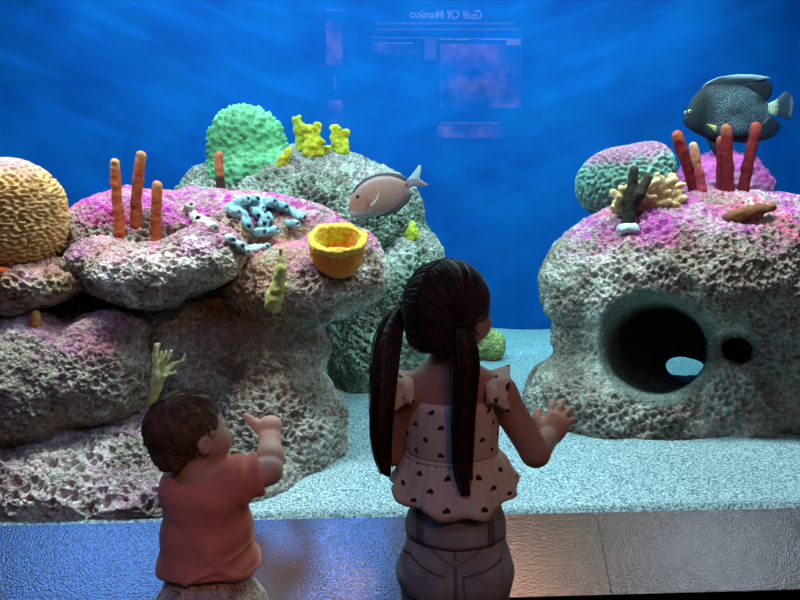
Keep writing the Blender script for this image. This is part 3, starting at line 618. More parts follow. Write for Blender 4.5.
def fish_body(top, bot, thick, sc, cen, n=60, ns=28):
    """top / bot: outline from nose to tail root in local pixels; returns a closed body, x along, z up, y across"""
    x0, x1 = top[0][0], top[-1][0]; u = np.linspace(0, 1, n); u = (1-np.cos(u*math.pi))/2; xs = x0+(x1-x0)*u
    zt = np.interp(xs, [p[0] for p in top], [p[1] for p in top]); zb = np.interp(xs, [p[0] for p in bot], [p[1] for p in bot])
    for _ in range(3):
        zt[1:-1] = (zt[:-2]+2*zt[1:-1]+zt[2:])/4; zb[1:-1] = (zb[:-2]+2*zb[1:-1]+zb[2:])/4
    th = np.linspace(0, 2*math.pi, ns, endpoint=False); V = []
    for x, a, b, q in zip(xs, zt, zb, u):
        c = (a+b)/2; hgt = abs(a-b)/2; w = thick*max(math.sin(min(q*1.05+.03, 1)*math.pi)**.75, .06)*max(abs(zt-zb))/2; w = min(w, hgt*.75+.5)
        V.append(np.stack([np.full(ns, x), np.sign(np.sin(th))*np.abs(np.sin(th))**1.0*w, c-hgt*np.cos(th)*np.sign(b-a)], 1))
    V = np.concatenate(V); V[:, 0] -= cen[0]; V[:, 2] = -(V[:, 2]-cen[1]); V *= sc
    Fs = []
    for i in range(n-1):
        for j in range(ns): Fs.append((i*ns+j, i*ns+(j+1) % ns, (i+1)*ns+(j+1) % ns, (i+1)*ns+j))
    Fs.append(tuple(range(ns))[::-1]); Fs.append(tuple(range((n-1)*ns, n*ns)))
    return V, Fs
def fin(outline, sc, cen, t, y0=0.0, bend=0.0, n=40):
    """a thin solid plate tapering to its edge"""
    p = resample(outline+[outline[0]], n)[:-1]; c = p.mean(0); V = []; Fs = []; rings = [1.0, .93, .6, .25]
    k = len(p)
    for s in (1, -1):
        for f in rings:
            q = c+(p-c)*f; V.append(np.stack([q[:, 0], np.full(k, s*t*(1-f**3)/sc/2+ (s*t*.12/sc)), q[:, 1]], 1))
    V = np.concatenate(V); nr = len(rings)
    V = np.concatenate([V, [[c[0], t/sc/2, c[1]], [c[0], -t/sc/2, c[1]]]])
    for s in (0, 1):
        for r in range(nr-1):
            for j in range(k):
                a, b, cc, d = [(s*nr+rr)*k+jj for rr, jj in ((r, j), (r, (j+1) % k), (r+1, (j+1) % k), (r+1, j))]
                Fs.append((a, b, cc, d) if s == 0 else (d, cc, b, a))
        for j in range(k):
            a, b = (s*nr+nr-1)*k+j, (s*nr+nr-1)*k+(j+1) % k; Fs.append((a, b, 2*nr*k+s) if s == 0 else (b, a, 2*nr*k+s))
    for j in range(k):
        a, b = j, (j+1) % k; Fs.append((b, a, nr*k+a, nr*k+b))
    V[:, 1] += y0/sc+bend*(V[:, 0]-c[0])**2
    V[:, 0] -= cen[0]; V[:, 2] = -(V[:, 2]-cen[1]); return V*sc, Fs
def flat_col(V, h): return np.tile(L3(h), (len(V), 1))
def ball(c, r, n=14, ms=8):
    V = [(0, 0, r)]+[(r*math.sin(a)*math.cos(b), r*math.sin(a)*math.sin(b), r*math.cos(a)) for a in [math.pi*(i+1)/(ms+1) for i in range(ms)] for b in [2*math.pi*j/n for j in range(n)]]+[(0, 0, -r)]
    Fs = [(0, 1+j, 1+(j+1) % n) for j in range(n)]
    for i in range(ms-1):
        for j in range(n): Fs.append((1+i*n+j, 1+(i+1)*n+j, 1+(i+1)*n+(j+1) % n, 1+i*n+(j+1) % n))
    Fs += [(len(V)-1, 1+(ms-1)*n+(j+1) % n, 1+(ms-1)*n+j) for j in range(n)]
    return np.array(V)+np.array(c), Fs
def place(e, parts_world):
    pass
def fish(name, label, px, py, Y, sc, cen, top, bot, thick, fins, eye, colbody, skin, ringmat, mask=None, extras=(), rz=0):
    root = empty(name, P(px, py, Y), label, 'fish'); root.rotation_euler = (0, 0, math.radians(rz)-YAW); bpy.context.view_layer.update()
    W = np.array(root.matrix_world)
    def add(nm, V, Fs, M, colr=None, par=root, lab=None):
        me_V = np.asarray(V); o = link(nm, me_V, Fs, M, col=colr); o.parent = par
        if lab: o['label'] = lab
        return o
    V, Fs = fish_body(top, bot, thick, sc, cen); b = add('body', V, Fs, skin, colbody(V/sc))
    if mask is not None:
        a = b.data.attributes.new('scale_mask', 'FLOAT', 'POINT'); a.data.foreach_set('value', mask(V/sc).astype(f32))
    for nm, ol, t, y0, hx, lab in fins:
        V, Fs = fin(ol, sc, cen, t, y0); add(nm, V, Fs, FIN, hx(V/sc) if callable(hx) else flat_col(V, hx), lab=lab)
    (ex, ez, er, ey) = eye
    for s in (-1, 1):
        c = np.array([(ex-cen[0])*sc, s*ey*sc, -(ez-cen[1])*sc]); V, Fs = ball((0, 0, 0), er*sc); V[:, 1] *= .5
        e = add('eye', V+c, Fs, ringmat); V2, F2 = ball((0, 0, 0), er*sc*.62); V2[:, 1] *= .55
        add('pupil', V2+c+np.array([0, s*er*sc*.28, 0]), F2, EYEB, par=e)
    return root
# dark angelfish, upper right (outline in a local pixel frame, nose at the left)
cen = (400, 300); Yf = 2.82; sc = Yf/FPX/5.714*.96
def acol(V):
    x, z = V[:, 0], V[:, 2]; c = np.tile(L3('0c1118'), (len(V), 1)); t = sstep(-150, -270, x)[:, None]; c = c*(1-t)+L3('222c34')*t
    t = sstep(-30, -110, z)[:, None]*sstep(-190, -120, x)[:, None]; c = c*(1-t*.7)+L3('141c28')*t*.7
    t = (np.exp(-((x+165)/28)**2)*sstep(40, -40, z))[:, None]; c = c*(1-.6*t)+L3('1c2430')*.6*t
    t = sstep(170, 220, x)[:, None]*.5; c = c*(1-t)+L3('4c5c64')*t; return c
def amask(V):
    x, z = V[:, 0], V[:, 2]; return sstep(-190, -130, x)*sstep(230, 180, x)*sstep(-150, -90, z)*sstep(165, 110, z)*.95*(.6+.45*np.clip(fbm(V/200, 2.5, 2, 3)*2, -1, 1))
def dcol(V):
    x, z = V[:, 0], V[:, 2]; c = np.tile(L3('101a2a'), (len(V), 1)); ed = np.interp(x, [-220, -100, 0, 100, 210], [157, 211, 220, 218, 200])
    t = sstep(-16, -7, z-ed)[:, None]; return c*(1-t)+L3('b4ccd8')*t
def tcol(V):
    x = V[:, 0]; t = sstep(250, 235, x)[:, None]; e = sstep(318, 332, x)[:, None]*.6; c = L3('28384c')*(1-t)+L3('aebe9c')*t; return c*(1-e)+L3('88a0b0')*e
afins = [('dorsal_fin', [(190, 180), (230, 130), (300, 100), (400, 86), (500, 88), (606, 106), (560, 112), (605, 135), (616, 180), (600, 225), (570, 250), (400, 180), (250, 170)], .014, 0, dcol, None),
         ('anal_fin', [(420, 420), (560, 360), (618, 318), (650, 345), (682, 375), (655, 430), (600, 460), (500, 477), (430, 470)], .014, 0, '0c1626', None),
         ('tail_fin', [(596, 252), (640, 230), (690, 182), (722, 200), (740, 250), (736, 310), (722, 342), (660, 322), (606, 310), (590, 290)], .012, 0, tcol, None),
         ('pelvic_fin', [(255, 440), (320, 470), (345, 500), (325, 560), (290, 510)], .012, 0, '0c1626', None),
         ('pectoral_fin', [(215, 376), (262, 384), (300, 396), (330, 425), (290, 440), (240, 400)], .008, -.075, lambda V: np.where((V[:, 0] < -135)[:, None], L3('b8b050'), L3('2c3c4c')), None),
         ('pectoral_fin', [(215, 376), (262, 384), (300, 396), (330, 425), (290, 440), (240, 400)], .008, .075, '2c3c4c', None)]
fish('angelfish', 'big dark grey angelfish with pale scale edges swimming at the upper right', 733, 112.5, Yf, sc, cen,
     [(115, 345), (128, 300), (148, 235), (190, 175), (260, 138), (350, 128), (450, 150), (540, 200), (600, 250), (625, 262)],
     [(115, 345), (130, 375), (165, 402), (230, 436), (320, 470), (420, 474), (510, 440), (570, 385), (605, 330), (625, 305)], .36, afins, (140, 296, 12, 26), acol, angel_skin(), EYEY, mask=amask, rz=-3)
# grey brown surgeonfish
cen = (390, 300); Yt = 2.72; sc = Yt/FPX/8.889
def tcolb(V):
    x, z = V[:, 0], V[:, 2]; c = np.tile(L3('a07468'), (len(V), 1)); t = np.clip(sstep(40, -160, x)*sstep(120, -20, z-.3*x), 0, 1)[:, None]*.7; c = c*(1-t)+L3('a4684c')*t
    t = sstep(-120, -190, z)[:, None]*.8; c = c*(1-t)+L3('a4a4a4')*t
    cut = np.exp(-(((x-205)/16)**2+((z-72)/11)**2)); t = np.clip(cut*1.6, 0, 1)[:, None]; c = c*(1-t)+L3('241818')*t
    d = np.abs(np.hypot(x+215, (z+100))-75); g = (np.exp(-(d/7)**2)*sstep(-175, -160, x))[:, None]*.65; c = c*(1-g)+L3('3a2620')*g
    mo = np.exp(-(((x+290)/30)**2+((z+165)/14)**2))[:, None]*.7; return c*(1-mo)+L3('c8c0bc')*mo
tf = [('dorsal_fin', [(105, 300), (150, 225), (230, 165), (340, 124), (440, 116), (530, 128), (590, 160), (590, 195), (450, 170), (300, 190), (180, 260)], .009, 0, lambda V: np.tile(L3('504650'), (len(V), 1)), None),
      ('anal_fin', [(330, 490), (450, 470), (560, 380), (600, 280), (650, 295), (610, 370), (520, 450), (420, 492)], .009, 0, '4a4448', None),
      ('tail_fin', [(585, 190), (640, 130), (700, 52), (716, 50), (716, 100), (700, 170), (740, 200), (784, 222), (760, 238), (700, 235), (640, 238), (590, 242), (600, 215)], .008, 0, lambda V: np.where((V[:, 2] > 130)[:, None], L3('a4b8b8'), L3('90808c')), None),
      ('pectoral_fin', [(262, 400), (300, 370), (330, 320), (345, 285), (346, 320), (330, 360), (300, 398), (275, 410)], .006, -.052, 'c8b8b4', 'whitish pectoral fin'),
      ('pectoral_fin', [(262, 400), (300, 370), (330, 320), (345, 285), (346, 320), (330, 360), (300, 398), (275, 410)], .006, .052, 'c8b8b4', 'whitish pectoral fin')]
fish('surgeonfish', 'grey brown surgeonfish swimming left above the yellow cup sponge', 340+390/8.889, 160+300/8.889, Yt, sc, cen,
     [(78, 460), (76, 425), (95, 350), (140, 270), (220, 195), (320, 150), (420, 140), (500, 156), (560, 185), (605, 200), (640, 195)],
     [(78, 460), (95, 490), (160, 515), (250, 510), (350, 490), (450, 455), (530, 395), (580, 320), (610, 260), (640, 240)], .32, tf, (160, 322, 15, 34), tcolb, FISHSKIN, EYEB, rz=4)
# ================================================================ people
def skin_mat(name, c):
    M = simple(name, lin(c), .55, .35, var=.06, vscale=30); b = M.node_tree.nodes['Principled BSDF']
    b.inputs['Subsurface Weight'].default_value = .12; b.inputs['Subsurface Radius'].default_value = (.012, .005, .003); return M
SKIN = skin_mat('warm_skin', 'b87e62'); SKINB = skin_mat('fair_skin', 'dfa68c')
def frame(az, tilt=0.0, roll=0.0):
    """rows: person's right, forward, up"""
    fw = np.array([math.cos(az), math.sin(az), 0]); rt = np.array([math.sin(az), -math.cos(az), 0]); up = np.array([0, 0, 1.0])
    c, s = math.cos(tilt), math.sin(tilt); fw, up = fw*c+up*s, up*c-fw*s
    c, s = math.cos(roll), math.sin(roll); rt, up = rt*c+up*s, up*c-rt*s
    return np.stack([rt, fw, up])
def head(F, C, R, s, baby=False):
    L = lambda x, y, z: C+s*(R[0]*x+R[1]*y+R[2]*z)
    F.ell(L(0, -.010, .022), np.array([.070, .086, .078])*s, .0, R)
    F.ell(L(0, .030, -.036), np.array([.056 if not baby else .062, .050, .056])*s, .03*s, R)
    for q in (-1, 1):
        F.ell(L(q*.034, .052, -.034), np.array([.024, .022, .024])*s*(1.15 if baby else 1), .02*s, R)          # cheeks
        F.ell(L(q*.030, .074, .004), np.array([.014, .012, .010])*s, .008*s, R, 's')                        # eye sockets
        F.ell(L(q*.072, -.006, -.012), np.array([.009, .019, .028])*s*(.85 if baby else 1), .006*s, R)                           # ears
        F.ell(L(q*.080, .000, -.010), np.array([.005, .010, .016])*s, .003*s, R, 's')
    F.cone(L(0, .076, .008), L(0, .088, -.020), .008*s, .0105*s, .008*s)                                  # nose
    F.ell(L(0, .073, -.046), np.array([.019, .010, .005])*s, .004*s, R); F.ell(L(0, .071, -.054), np.array([.016, .010, .005])*s, .004*s, R)
    F.ell(L(0, .062, -.078), np.array([.020, .018, .016])*s, .015*s, R)                                   # chin
    return L
def face_bits(L, R, s, parent, iris):
    for q in (-1, 1):
        V, Fs = ball((0, 0, 0), .0115*s); e = link('eye', V+L(q*.030, .062, .004), Fs, EYEW, parent=parent)
        V, Fs = ball((0, 0, 0), .0058*s); link('iris', V+L(q*.030, .0705, .004), Fs, iris, parent=e)
def hand(F, W, fwd, nrm, size, curls, thumb_dir, spread=.10, k=.004, thumb_curl=.5):
    """W wrist, fwd towards the fingers, nrm out of the back of the hand, thumb_dir: unit vector (side of the thumb)"""
    fwd = fwd/np.linalg.norm(fwd); nrm = nrm-fwd*(nrm@fwd); nrm /= np.linalg.norm(nrm); sd_ = np.cross(fwd, nrm); sd_ *= np.sign(sd_@thumb_dir) or 1
    s = size; knock = []
    for q, (x, y) in enumerate([(.030, .46), (.010, .49), (-.010, .47), (-.028, .42)]):      # index .. little
        kx = sd_*x*s/.1*.62; kp = W+fwd*y*s+kx; knock.append(kp)
        F.cone(W+fwd*.06*s+kx*.55, kp, .012*s/.1, .0098*s/.1, .010*s/.1)
    F.ell(W+fwd*.24*s, np.array([.027, .030, .013])*s/.1, .01*s/.1, np.stack([sd_, fwd, nrm]))
    for q, kp in enumerate(knock):
        ln = np.array([.21, .15, .12])*s*[.93, 1.03, .96, .76][q]; a = 0; p = kp; d0 = fwd+sd_*spread*[1.4, .45, -.5, -1.5][q]; d0 /= np.linalg.norm(d0)
        r = [.0085, .0078, .0070, .0062]
        for j in range(3):
            a += curls[q][j]; d = d0*math.cos(a)-nrm*math.sin(a); p2 = p+d*ln[j]; F.cone(p, p2, r[j]*s/.1*(.86 if q == 3 else 1), r[j+1]*s/.1*(.86 if q == 3 else 1), .002*s/.1); p = p2
    tb = W+fwd*.13*s+sd_*.021*s/.1
    t1 = tb+(fwd*.55+sd_*.75-nrm*.25)*.24*s; t2 = t1+(fwd*(.85-.5*thumb_curl)+sd_*(.5-.3*thumb_curl)-nrm*.35*thumb_curl)*.19*s; t3 = t2+(fwd*(.95-.5*thumb_curl)+sd_*(.3-.5*thumb_curl)-nrm*.5*thumb_curl)*.14*s
    F.chain([tb, t1, t2, t3], [.0125*s/.1, .0105*s/.1, .0090*s/.1, .0075*s/.1], .005*s/.1)

def slerp_path(d0, d1, n=9):
    d0 = d0/np.linalg.norm(d0); d1 = d1/np.linalg.norm(d1); a = math.acos(max(-1, min(1, float(d0@d1))))
    t = np.linspace(0, 1, n)[:, None]; return (np.sin((1-t)*a)*d0+np.sin(t*a)*d1)/max(math.sin(a), 1e-4)
def hair_mat(name, c, c2):
    M, nt, b = mat(name); lk = nt.links.new; tc = N(nt, 'ShaderNodeTexCoord'); nz = N(nt, 'ShaderNodeTexNoise'); nz.inputs['Scale'].default_value = 60; nz.inputs['Detail'].default_value = 3
    lk(tc.outputs['Object'], nz.inputs['Vector']); r = ramp(nt, [(.35, lin(c)), (.65, lin(c2))], nz.outputs[0]); lk(r.outputs[0], b.inputs['Base Color'])
    b.inputs['Roughness'].default_value = .5; b.inputs['Specular IOR Level'].default_value = .22; return M

# ---------------------------------------------------------------- the girl
GYD = 1.20
def G(px, py, dy=0.0): return P(px, py, GYD+dy)
gb = Field((-.17, .98, -.01), (.46, 1.56, 1.12), .0034)
ghC = G(450, 311, .01); gR = frame(math.radians(48), .10, math.radians(0)); gs = 1.0
gL = head(gb, ghC, gR, gs)
neckb = G(451, 372, .005); chest = G(451, 420, .012); waist = G(455, 490, .02); pel = G(455, 552, .02)
gb.cone(G(448, 338, .005), neckb, .034, .038, .02)
gb.ell(G(451, 398, .012), (.094, .056, .062), .03); gb.ell(G(452, 440, .018), (.088, .062, .085), .03)
gb.ell(G(454, 505, .022), (.083, .062, .075), .03); gb.ell(G(455, 555, .02), (.092, .070, .075), .03)
shR, shL = G(499, 393, .01), G(405, 393, .01)
gb.cone(neckb, shR, .034, .033, .03); gb.cone(neckb, shL, .034, .033, .03)
elR = G(535, 452, -.01); wrR = P(549, 437, GYD+.12)
gb.cone(shR, elR, .034, .030, .02); gb.cone(elR, wrR, .0305, .0215, .008)
hf = P(567, 404, GYD+.16)-wrR
hand(gb, wrR, hf, np.array([-.45, -.85, .1]), .106, [(.25, .25, .2), (.15, .2, .15), (.18, .22, .2), (.3, .3, .2)], np.array([-1, 0, .2]), spread=.26)
elL = G(394, 452, .05); wrL = P(402, 458, GYD+.24)
gb.cone(shL, elL, .034, .027, .02); gb.cone(elL, wrL, .028, .020, .01)
hand(gb, wrL, np.array([.1, .8, .25]), np.array([-.2, -.1, .9]), .10, [(.3, .4, .3)]*4, np.array([1, 0, .2]))
pz = pel[2]; px_ = pel[0]; py_ = pel[1]
for q in (-1, 1):
    gb.chain([(px_+q*.045, py_, pz-.03), (px_+q*.052, py_+.005, .30), (px_+q*.055, py_-.01, .07)], [.066, .045, .032], .03)
    gb.cone((px_+q*.055, py_-.02, .035), (px_+q*.062, py_+.09, .028), .03, .024, .01)
V, Q = gb.mesh(2)
girl = tag(link('person', V, Q, SKIN), 'girl with dark pigtails, heart print blouse and jeans, one hand raised', 'person')
IRISB = simple('brown_iris', lin('2c1a10'), .2, .5); face_bits(gL, gR, gs, girl, IRISB)
HAIRG = hair_mat('dark_brown_hair', '22100a', '43200f')
hc = gL(0, -.012, .018); hr = np.array([.081, .094, .087])*gs
hf_ = Field(ghC-.16, ghC+.16, .0034)
hf_.ell(hc, hr, 0, gR); hf_.ell(gL(0, .105, -.045), np.array([.066, .062, .085])*gs, .015, gR, 's')
hf_.ell(gL(0, -.052, -.045), np.array([.060, .045, .045])*gs, .03, gR); hf_.plane(-gR[2], gL(0, 0, -.068), .02)
V, Q = hf_.mesh(1); Nn = vnormals(V, Q)
# groove the cap towards the two ties, with a parting down the middle of the back
loc = (V-hc)@gR.T/hr
tieR_w, tieL_w = G(463, 323, -.072), G(405, 304, .055)
tie = {1: tieR_w, -1: tieL_w}
td = {q: ((tie[q]-hc)@gR.T)/hr for q in (1, -1)}
for q in (1, -1): td[q] /= np.linalg.norm(td[q])
ang = np.zeros(len(V)); ln = loc/np.linalg.norm(loc, axis=1)[:, None]
for q in (1, -1):
    mk = (loc[:, 0]*q >= 0); a = td[q]; b1 = np.cross(a, [0, 0, 1.0]); b1 /= np.linalg.norm(b1); b2 = np.cross(a, b1)
    ang[mk] = np.arctan2(ln[mk]@b1, ln[mk]@b2)+q*3
gv = np.stack([ang*14, np.zeros(len(V)), np.zeros(len(V))], 1)
V = V+Nn*(.0018*vnoise(gv, 3)+.001*vnoise(gv*2.3, 4)-.004*np.exp(-(loc[:, 0]/.035)**2))[:, None]
hair = link('hair', V, Q, HAIRG, parent=girl)
paths = []
for q in (1, -1):
    for j in range(230):
        a = rng.uniform(.75, 4.15) if rng.random() < .8 else rng.uniform(.3, 4.2)                               # parting from brow over the crown to the nape
        d0 = np.array([q*.02, math.sin(1.57-a+.6), math.cos(1.57-a+.6)]); d0 = np.array([q*.03, math.cos(a-.55), math.sin(a-.55)])
        if rng.random() < .25: d0 = np.array([q*rng.uniform(.2, .8), -.6, -.62])
        sp = slerp_path(d0, td[q], 10); lift = 1.012+rng.normal()*.006; jit = rng.normal(size=3)*.02
        sp = sp*lift+jit*np.sin(np.linspace(0, 3.14, 10))[:, None]*.4; pp = hc+(sp*hr)@gR
        paths.append(pp)
V, Q = tubes(paths, .0011, .0009, 4); link('hair_strands', V, Q, HAIRG, parent=hair)
def pigtail(root, guide, w, n, seed, flat=.6):
    r = np.random.default_rng(seed); g = np.array(guide); t = np.linspace(0, 1, len(g)); tt = np.linspace(0, 1, 22)
    from_t = lambda x: np.stack([np.interp(x, t, g[:, c]) for c in range(3)], 1)
    base = from_t(tt)
    for _ in range(3): base[1:-1] = (base[:-2]+2*base[1:-1]+base[2:])/4
    W = np.interp(tt, [0, .1, .35, .7, 1], [.35, .7, 1.0, .9, .45])*w; paths = []
    for j in range(n):
        rad = math.sqrt(r.uniform(0, 1)); an = r.uniform(0, 6.283); ox, oy = rad*math.cos(an), rad*math.sin(an)*flat
        L = int(22*min(1.0, r.uniform(.72, 1.08))) ; wob = r.normal(size=2)*.003
        off = np.stack([W*ox+wob[0]*np.sin(tt*5+an), W*oy+wob[1]*np.sin(tt*4), np.zeros(22)], 1)
        paths.append((base+off)[:max(L, 12)])
    V, Q = tubes(paths, .0017, .0007, 4)
    o = link('pigtail', V, Q, HAIRG, parent=root)
    f = Field(base.min(0)-w*1.3, base.max(0)+w*1.3, .004); f.chain(list(base), [max(x*.62, .006) for x in W], .004)
    V, Q = f.mesh(2); Nn = vnormals(V, Q); an = np.arctan2(V[:, 1]-np.interp(-V[:, 2], -base[:, 2][::1], base[:, 1]), V[:, 0]-np.interp(-V[:, 2], -base[:, 2], base[:, 0]))
    V = V+Nn*(.003*vnoise(np.stack([an*6, V[:, 2]*4, 0*an], 1), seed))[:, None]
    link('pigtail_core', V, Q, HAIRG, parent=o); return o
TIE = simple('black_elastic', lin('141012'), .7, .3)
def torus(c, axis, R, r, n=24, k=10):
    axis = axis/np.linalg.norm(axis); a = np.cross(axis, [0.1, .2, .95]); a /= np.linalg.norm(a); b = np.cross(axis, a); V = []; Fs = []
    for i in range(n):
        t = 2*math.pi*i/n; d = a*math.cos(t)+b*math.sin(t)
        for j in range(k):
            u = 2*math.pi*j/k; V.append(c+d*(R+r*math.cos(u))+axis*r*math.sin(u))
    for i in range(n):
        for j in range(k): Fs.append((i*k+j, ((i+1) % n)*k+j, ((i+1) % n)*k+(j+1) % k, i*k+(j+1) % k))
    return np.array(V), Fs
pl = pigtail(hair, [tieL_w, G(394, 318, .03), G(386, 344, -.03), G(383, 384, -.07), G(381, 425, -.085), G(382, 452, -.085), G(387, 474, -.085)], .025, 200, 5)
V, Fs = torus(tieL_w+np.array([-.004, -.004, -.004]), np.array([-.8, -.2, -.5]), .0105, .004); link('hair_tie', V, Fs, TIE, parent=pl)
pr = pigtail(hair, [tieR_w, G(464, 338, -.088), G(467, 360, -.092), G(465, 400, -.088), G(462, 440, -.082), G(462, 470, -.084), G(467, 494, -.086)], .024, 200, 6)
V, Fs = torus(tieR_w+np.array([0, -.006, -.006]), np.array([.05, -.5, -.9]), .0115, .004); link('hair_tie', V, Fs, TIE, parent=pr)

# blouse: bodice, peplum and flutter sleeves
def heart_cloth(name, base, heartc, cell=.046):
    M, nt, b = mat(name); lk = nt.links.new; b.inputs['Roughness'].default_value = .85; b.inputs['Specular IOR Level'].default_value = .15
    uv = N(nt, 'ShaderNodeUVMap'); sx = N(nt, 'ShaderNodeSeparateXYZ'); lk(uv.outputs[0], sx.inputs[0])
    def mth(op, a, bb=None):
        n = N(nt, 'ShaderNodeMath', operation=op)
        for i, v in enumerate((a, bb)):
            if v is None: continue
            if isinstance(v, (int, float)): n.inputs[i].default_value = v
            else: lk(v, n.inputs[i])
        return n.outputs[0]
    u = mth('DIVIDE', sx.outputs[0], cell*1.15); v = mth('DIVIDE', sx.outputs[1], cell*.62)
    row = mth('FLOOR', v); odd = mth('MULTIPLY', mth('MODULO', mth('ADD', row, 100), 2), .5)
    fu = mth('SUBTRACT', mth('FRACT', mth('ADD', u, odd)), .5); fv = mth('SUBTRACT', mth('FRACT', v), .5)
    x = mth('MULTIPLY', fu, cell*1.15/.0051); y = mth('ADD', mth('MULTIPLY', fv, cell*.62/.0051), -.15)
    x2 = mth('MULTIPLY', x, x); y2 = mth('MULTIPLY', y, y); q = mth('SUBTRACT', mth('ADD', x2, y2), 1.0)
    h = mth('SUBTRACT', mth('MULTIPLY', mth('MULTIPLY', q, q), q), mth('MULTIPLY', x2, mth('MULTIPLY', y2, y)))
    inside = mth('LESS_THAN', h, 0.0)
    mx = N(nt, 'ShaderNodeMix', data_type='RGBA'); lk(inside, mx.inputs[0]); mx.inputs[6].default_value = lin(base); mx.inputs[7].default_value = lin(heartc); lk(mx.outputs[2], b.inputs['Base Color'])
    nz = N(nt, 'ShaderNodeTexNoise'); nz.inputs['Scale'].default_value = 90; tc = N(nt, 'ShaderNodeTexCoord'); lk(tc.outputs['Object'], nz.inputs['Vector'])
    bp = N(nt, 'ShaderNodeBump'); bp.inputs['Strength'].default_value = .3; bp.inputs['Distance'].default_value = .003; lk(nz.outputs[0], bp.inputs['Height']); lk(bp.outputs[0], b.inputs['Normal'])
    return M
BLOUSE = heart_cloth('heart_print_cotton', 'dcb89c', '4a2420')
def thick(o, t=.0016):
    md = o.modifiers.new('Solidify', 'SOLIDIFY'); md.thickness = t; md.offset = 0; return o
zc = lambda py: G(452, py, .015)
gath = lambda a, k: lambda th, kk: 1+a*np.sin(th*k+.4*np.sin(3*th))
rg = []
for py, rx, ry in [(395, .094, .066), (404, .096, .069), (420, .0965, .073), (434, .0955, .075), (446, .094, .074), (453, .0935, .0735)]:
    rg.append((zc(py)+np.array([0, .001*(py-400)/10, 0]), rx, ry))
V, Fs, UV = loft(rg, 120, fn=lambda th, k: 1+(.012 if k in (0, 4, 5) else .006)*np.sin(th*26+k*.5)+.008*np.sin(th*7+k))
bl = thick(link('blouse', V, Fs, BLOUSE, parent=girl, uv=UV))
rg = []; pe = [(450, .0935, .0735), (454, .100, .080), (462, .110, .088), (473, .119, .095), (482, .127, .102), (490, .132, .106), (496, .135, .109)]
for py, rx, ry in pe: rg.append((zc(py)+np.array([.004, .004, 0]), rx, ry))
def pep(th, k):
    f = k/(len(pe)-1); return 1+f*(.045*np.sin(9*th+.6)+.03*np.sin(5*th+2))+(.014*np.sin(26*th)+.008*np.sin(41*th+1))*(1-.55*f)
V, Fs, UV = loft(rg, 180, fn=pep); UV[:, 0] = np.tile(np.linspace(0, 2*math.pi, 181), len(pe))*.094; UV[:, 1] += .02
Mn = 181; th = np.linspace(0, 2*math.pi, Mn)
for k in range(len(pe)):
    f = (k/(len(pe)-1))**2; V[k*Mn:(k+1)*Mn, 2] += f*(.034*np.abs(np.cos(th))**2.5*np.sign(np.abs(np.cos(th)))+.006*np.sin(9*th+2.1))
thick(link('peplum', V, Fs, BLOUSE, parent=bl, uv=UV))
# waist seam and flutter sleeves
rg = [(zc(py)+np.array([.001, .004, 0]), rx+.003, ry+.003) for py, rx, ry in [(449, .094, .074), (451.5, .0955, .0755), (454, .094, .074)]]
V, Fs, UV = loft(rg, 140, fn=lambda th, k: 1+.012*np.sin(th*40)); thick(link('waist_seam', V, Fs, BLOUSE, parent=bl, uv=UV))
def flutter(sh, q, name='flutter_sleeve'):
    """ruffle: fans out from a strap that runs over the shoulder from back to front"""
    V = []; UV = []; n, k = 44, 9
    inner = np.array([sh[0]-q*(.026 if q > 0 else .004), 0, 0])
    for i in range(n+1):
        t = i/n; a = math.pi*(t*1.10-.05); y = -math.cos(a)*.064; z = math.sin(a)*.030
        for j in range(k+1):
            f = j/k; out = f*(.030+.016*math.sin(a)**2); wv = f*(.005*math.sin(t*26)+.004*math.sin(t*15+1))
            lift = math.sin(a)*(.030*f-.010*f*f*1.2)
            V.append((inner[0]+q*(out+wv*.6), sh[1]+.004+y*(1+.10*f)+wv*.4, sh[2]+.008+z+lift*.6-.026*f*(1-max(math.sin(a), 0))+wv)); UV.append((t*.2, f*.05))
    Fs = [(i*(k+1)+j, (i+1)*(k+1)+j, (i+1)*(k+1)+j+1, i*(k+1)+j+1) for i in range(n) for j in range(k)]
    return thick(link(name, V, Fs, BLOUSE, parent=bl, uv=np.array(UV)))
flutter(shR, 1); flutter(shL, -1)
for q, sh in ((1, shR), (-1, shL)):
    x = sh[0]-q*(.026 if q > 0 else .004); V = []
    for i in range(25):
        a = math.pi*(i/24*1.2-.1); y = -math.cos(a)*.066; z = max(math.sin(a), -.3)*.034
        for dx in (-.011, .011): V.append((x+dx, sh[1]+.004+y, sh[2]+.006+z))
    Fs = [(2*i, 2*i+2, 2*i+3, 2*i+1) for i in range(24)]; thick(link('strap', V, Fs, BLOUSE, parent=bl, uv=np.array([(v[0], v[2]) for v in V])))

# jeans
def denim():
    M, nt, b = mat('washed_denim'); lk = nt.links.new; tc = N(nt, 'ShaderNodeTexCoord'); b.inputs['Roughness'].default_value = .9; b.inputs['Specular IOR Level'].default_value = .15
    n1 = N(nt, 'ShaderNodeTexNoise'); n1.inputs['Scale'].default_value = 14; n1.inputs['Detail'].default_value = 5; w = N(nt, 'ShaderNodeTexWave'); w.inputs['Scale'].default_value = 180; w.inputs['Distortion'].default_value = 2
    lk(tc.outputs['Object'], n1.inputs['Vector']); lk(tc.outputs['Object'], w.inputs['Vector'])
    r = ramp(nt, [(.3, lin('84706a')), (.7, lin('b09c92'))], n1.outputs[0]); lk(r.outputs[0], b.inputs['Base Color'])
    bp = N(nt, 'ShaderNodeBump'); bp.inputs['Strength'].default_value = .3; bp.inputs['Distance'].default_value = .001; lk(w.outputs['Fac'], bp.inputs['Height']); lk(bp.outputs[0], b.inputs['Normal']); return M
DENIM = denim(); DENIMD = simple('denim_seam', lin('6e5e57'), .9, .1, var=.2, vscale=200)
jf = Field((px_-.19, py_-.17, .03), (px_+.19, py_+.20, pz+.13), .0036)
topz = G(455, 505, 0)[2]
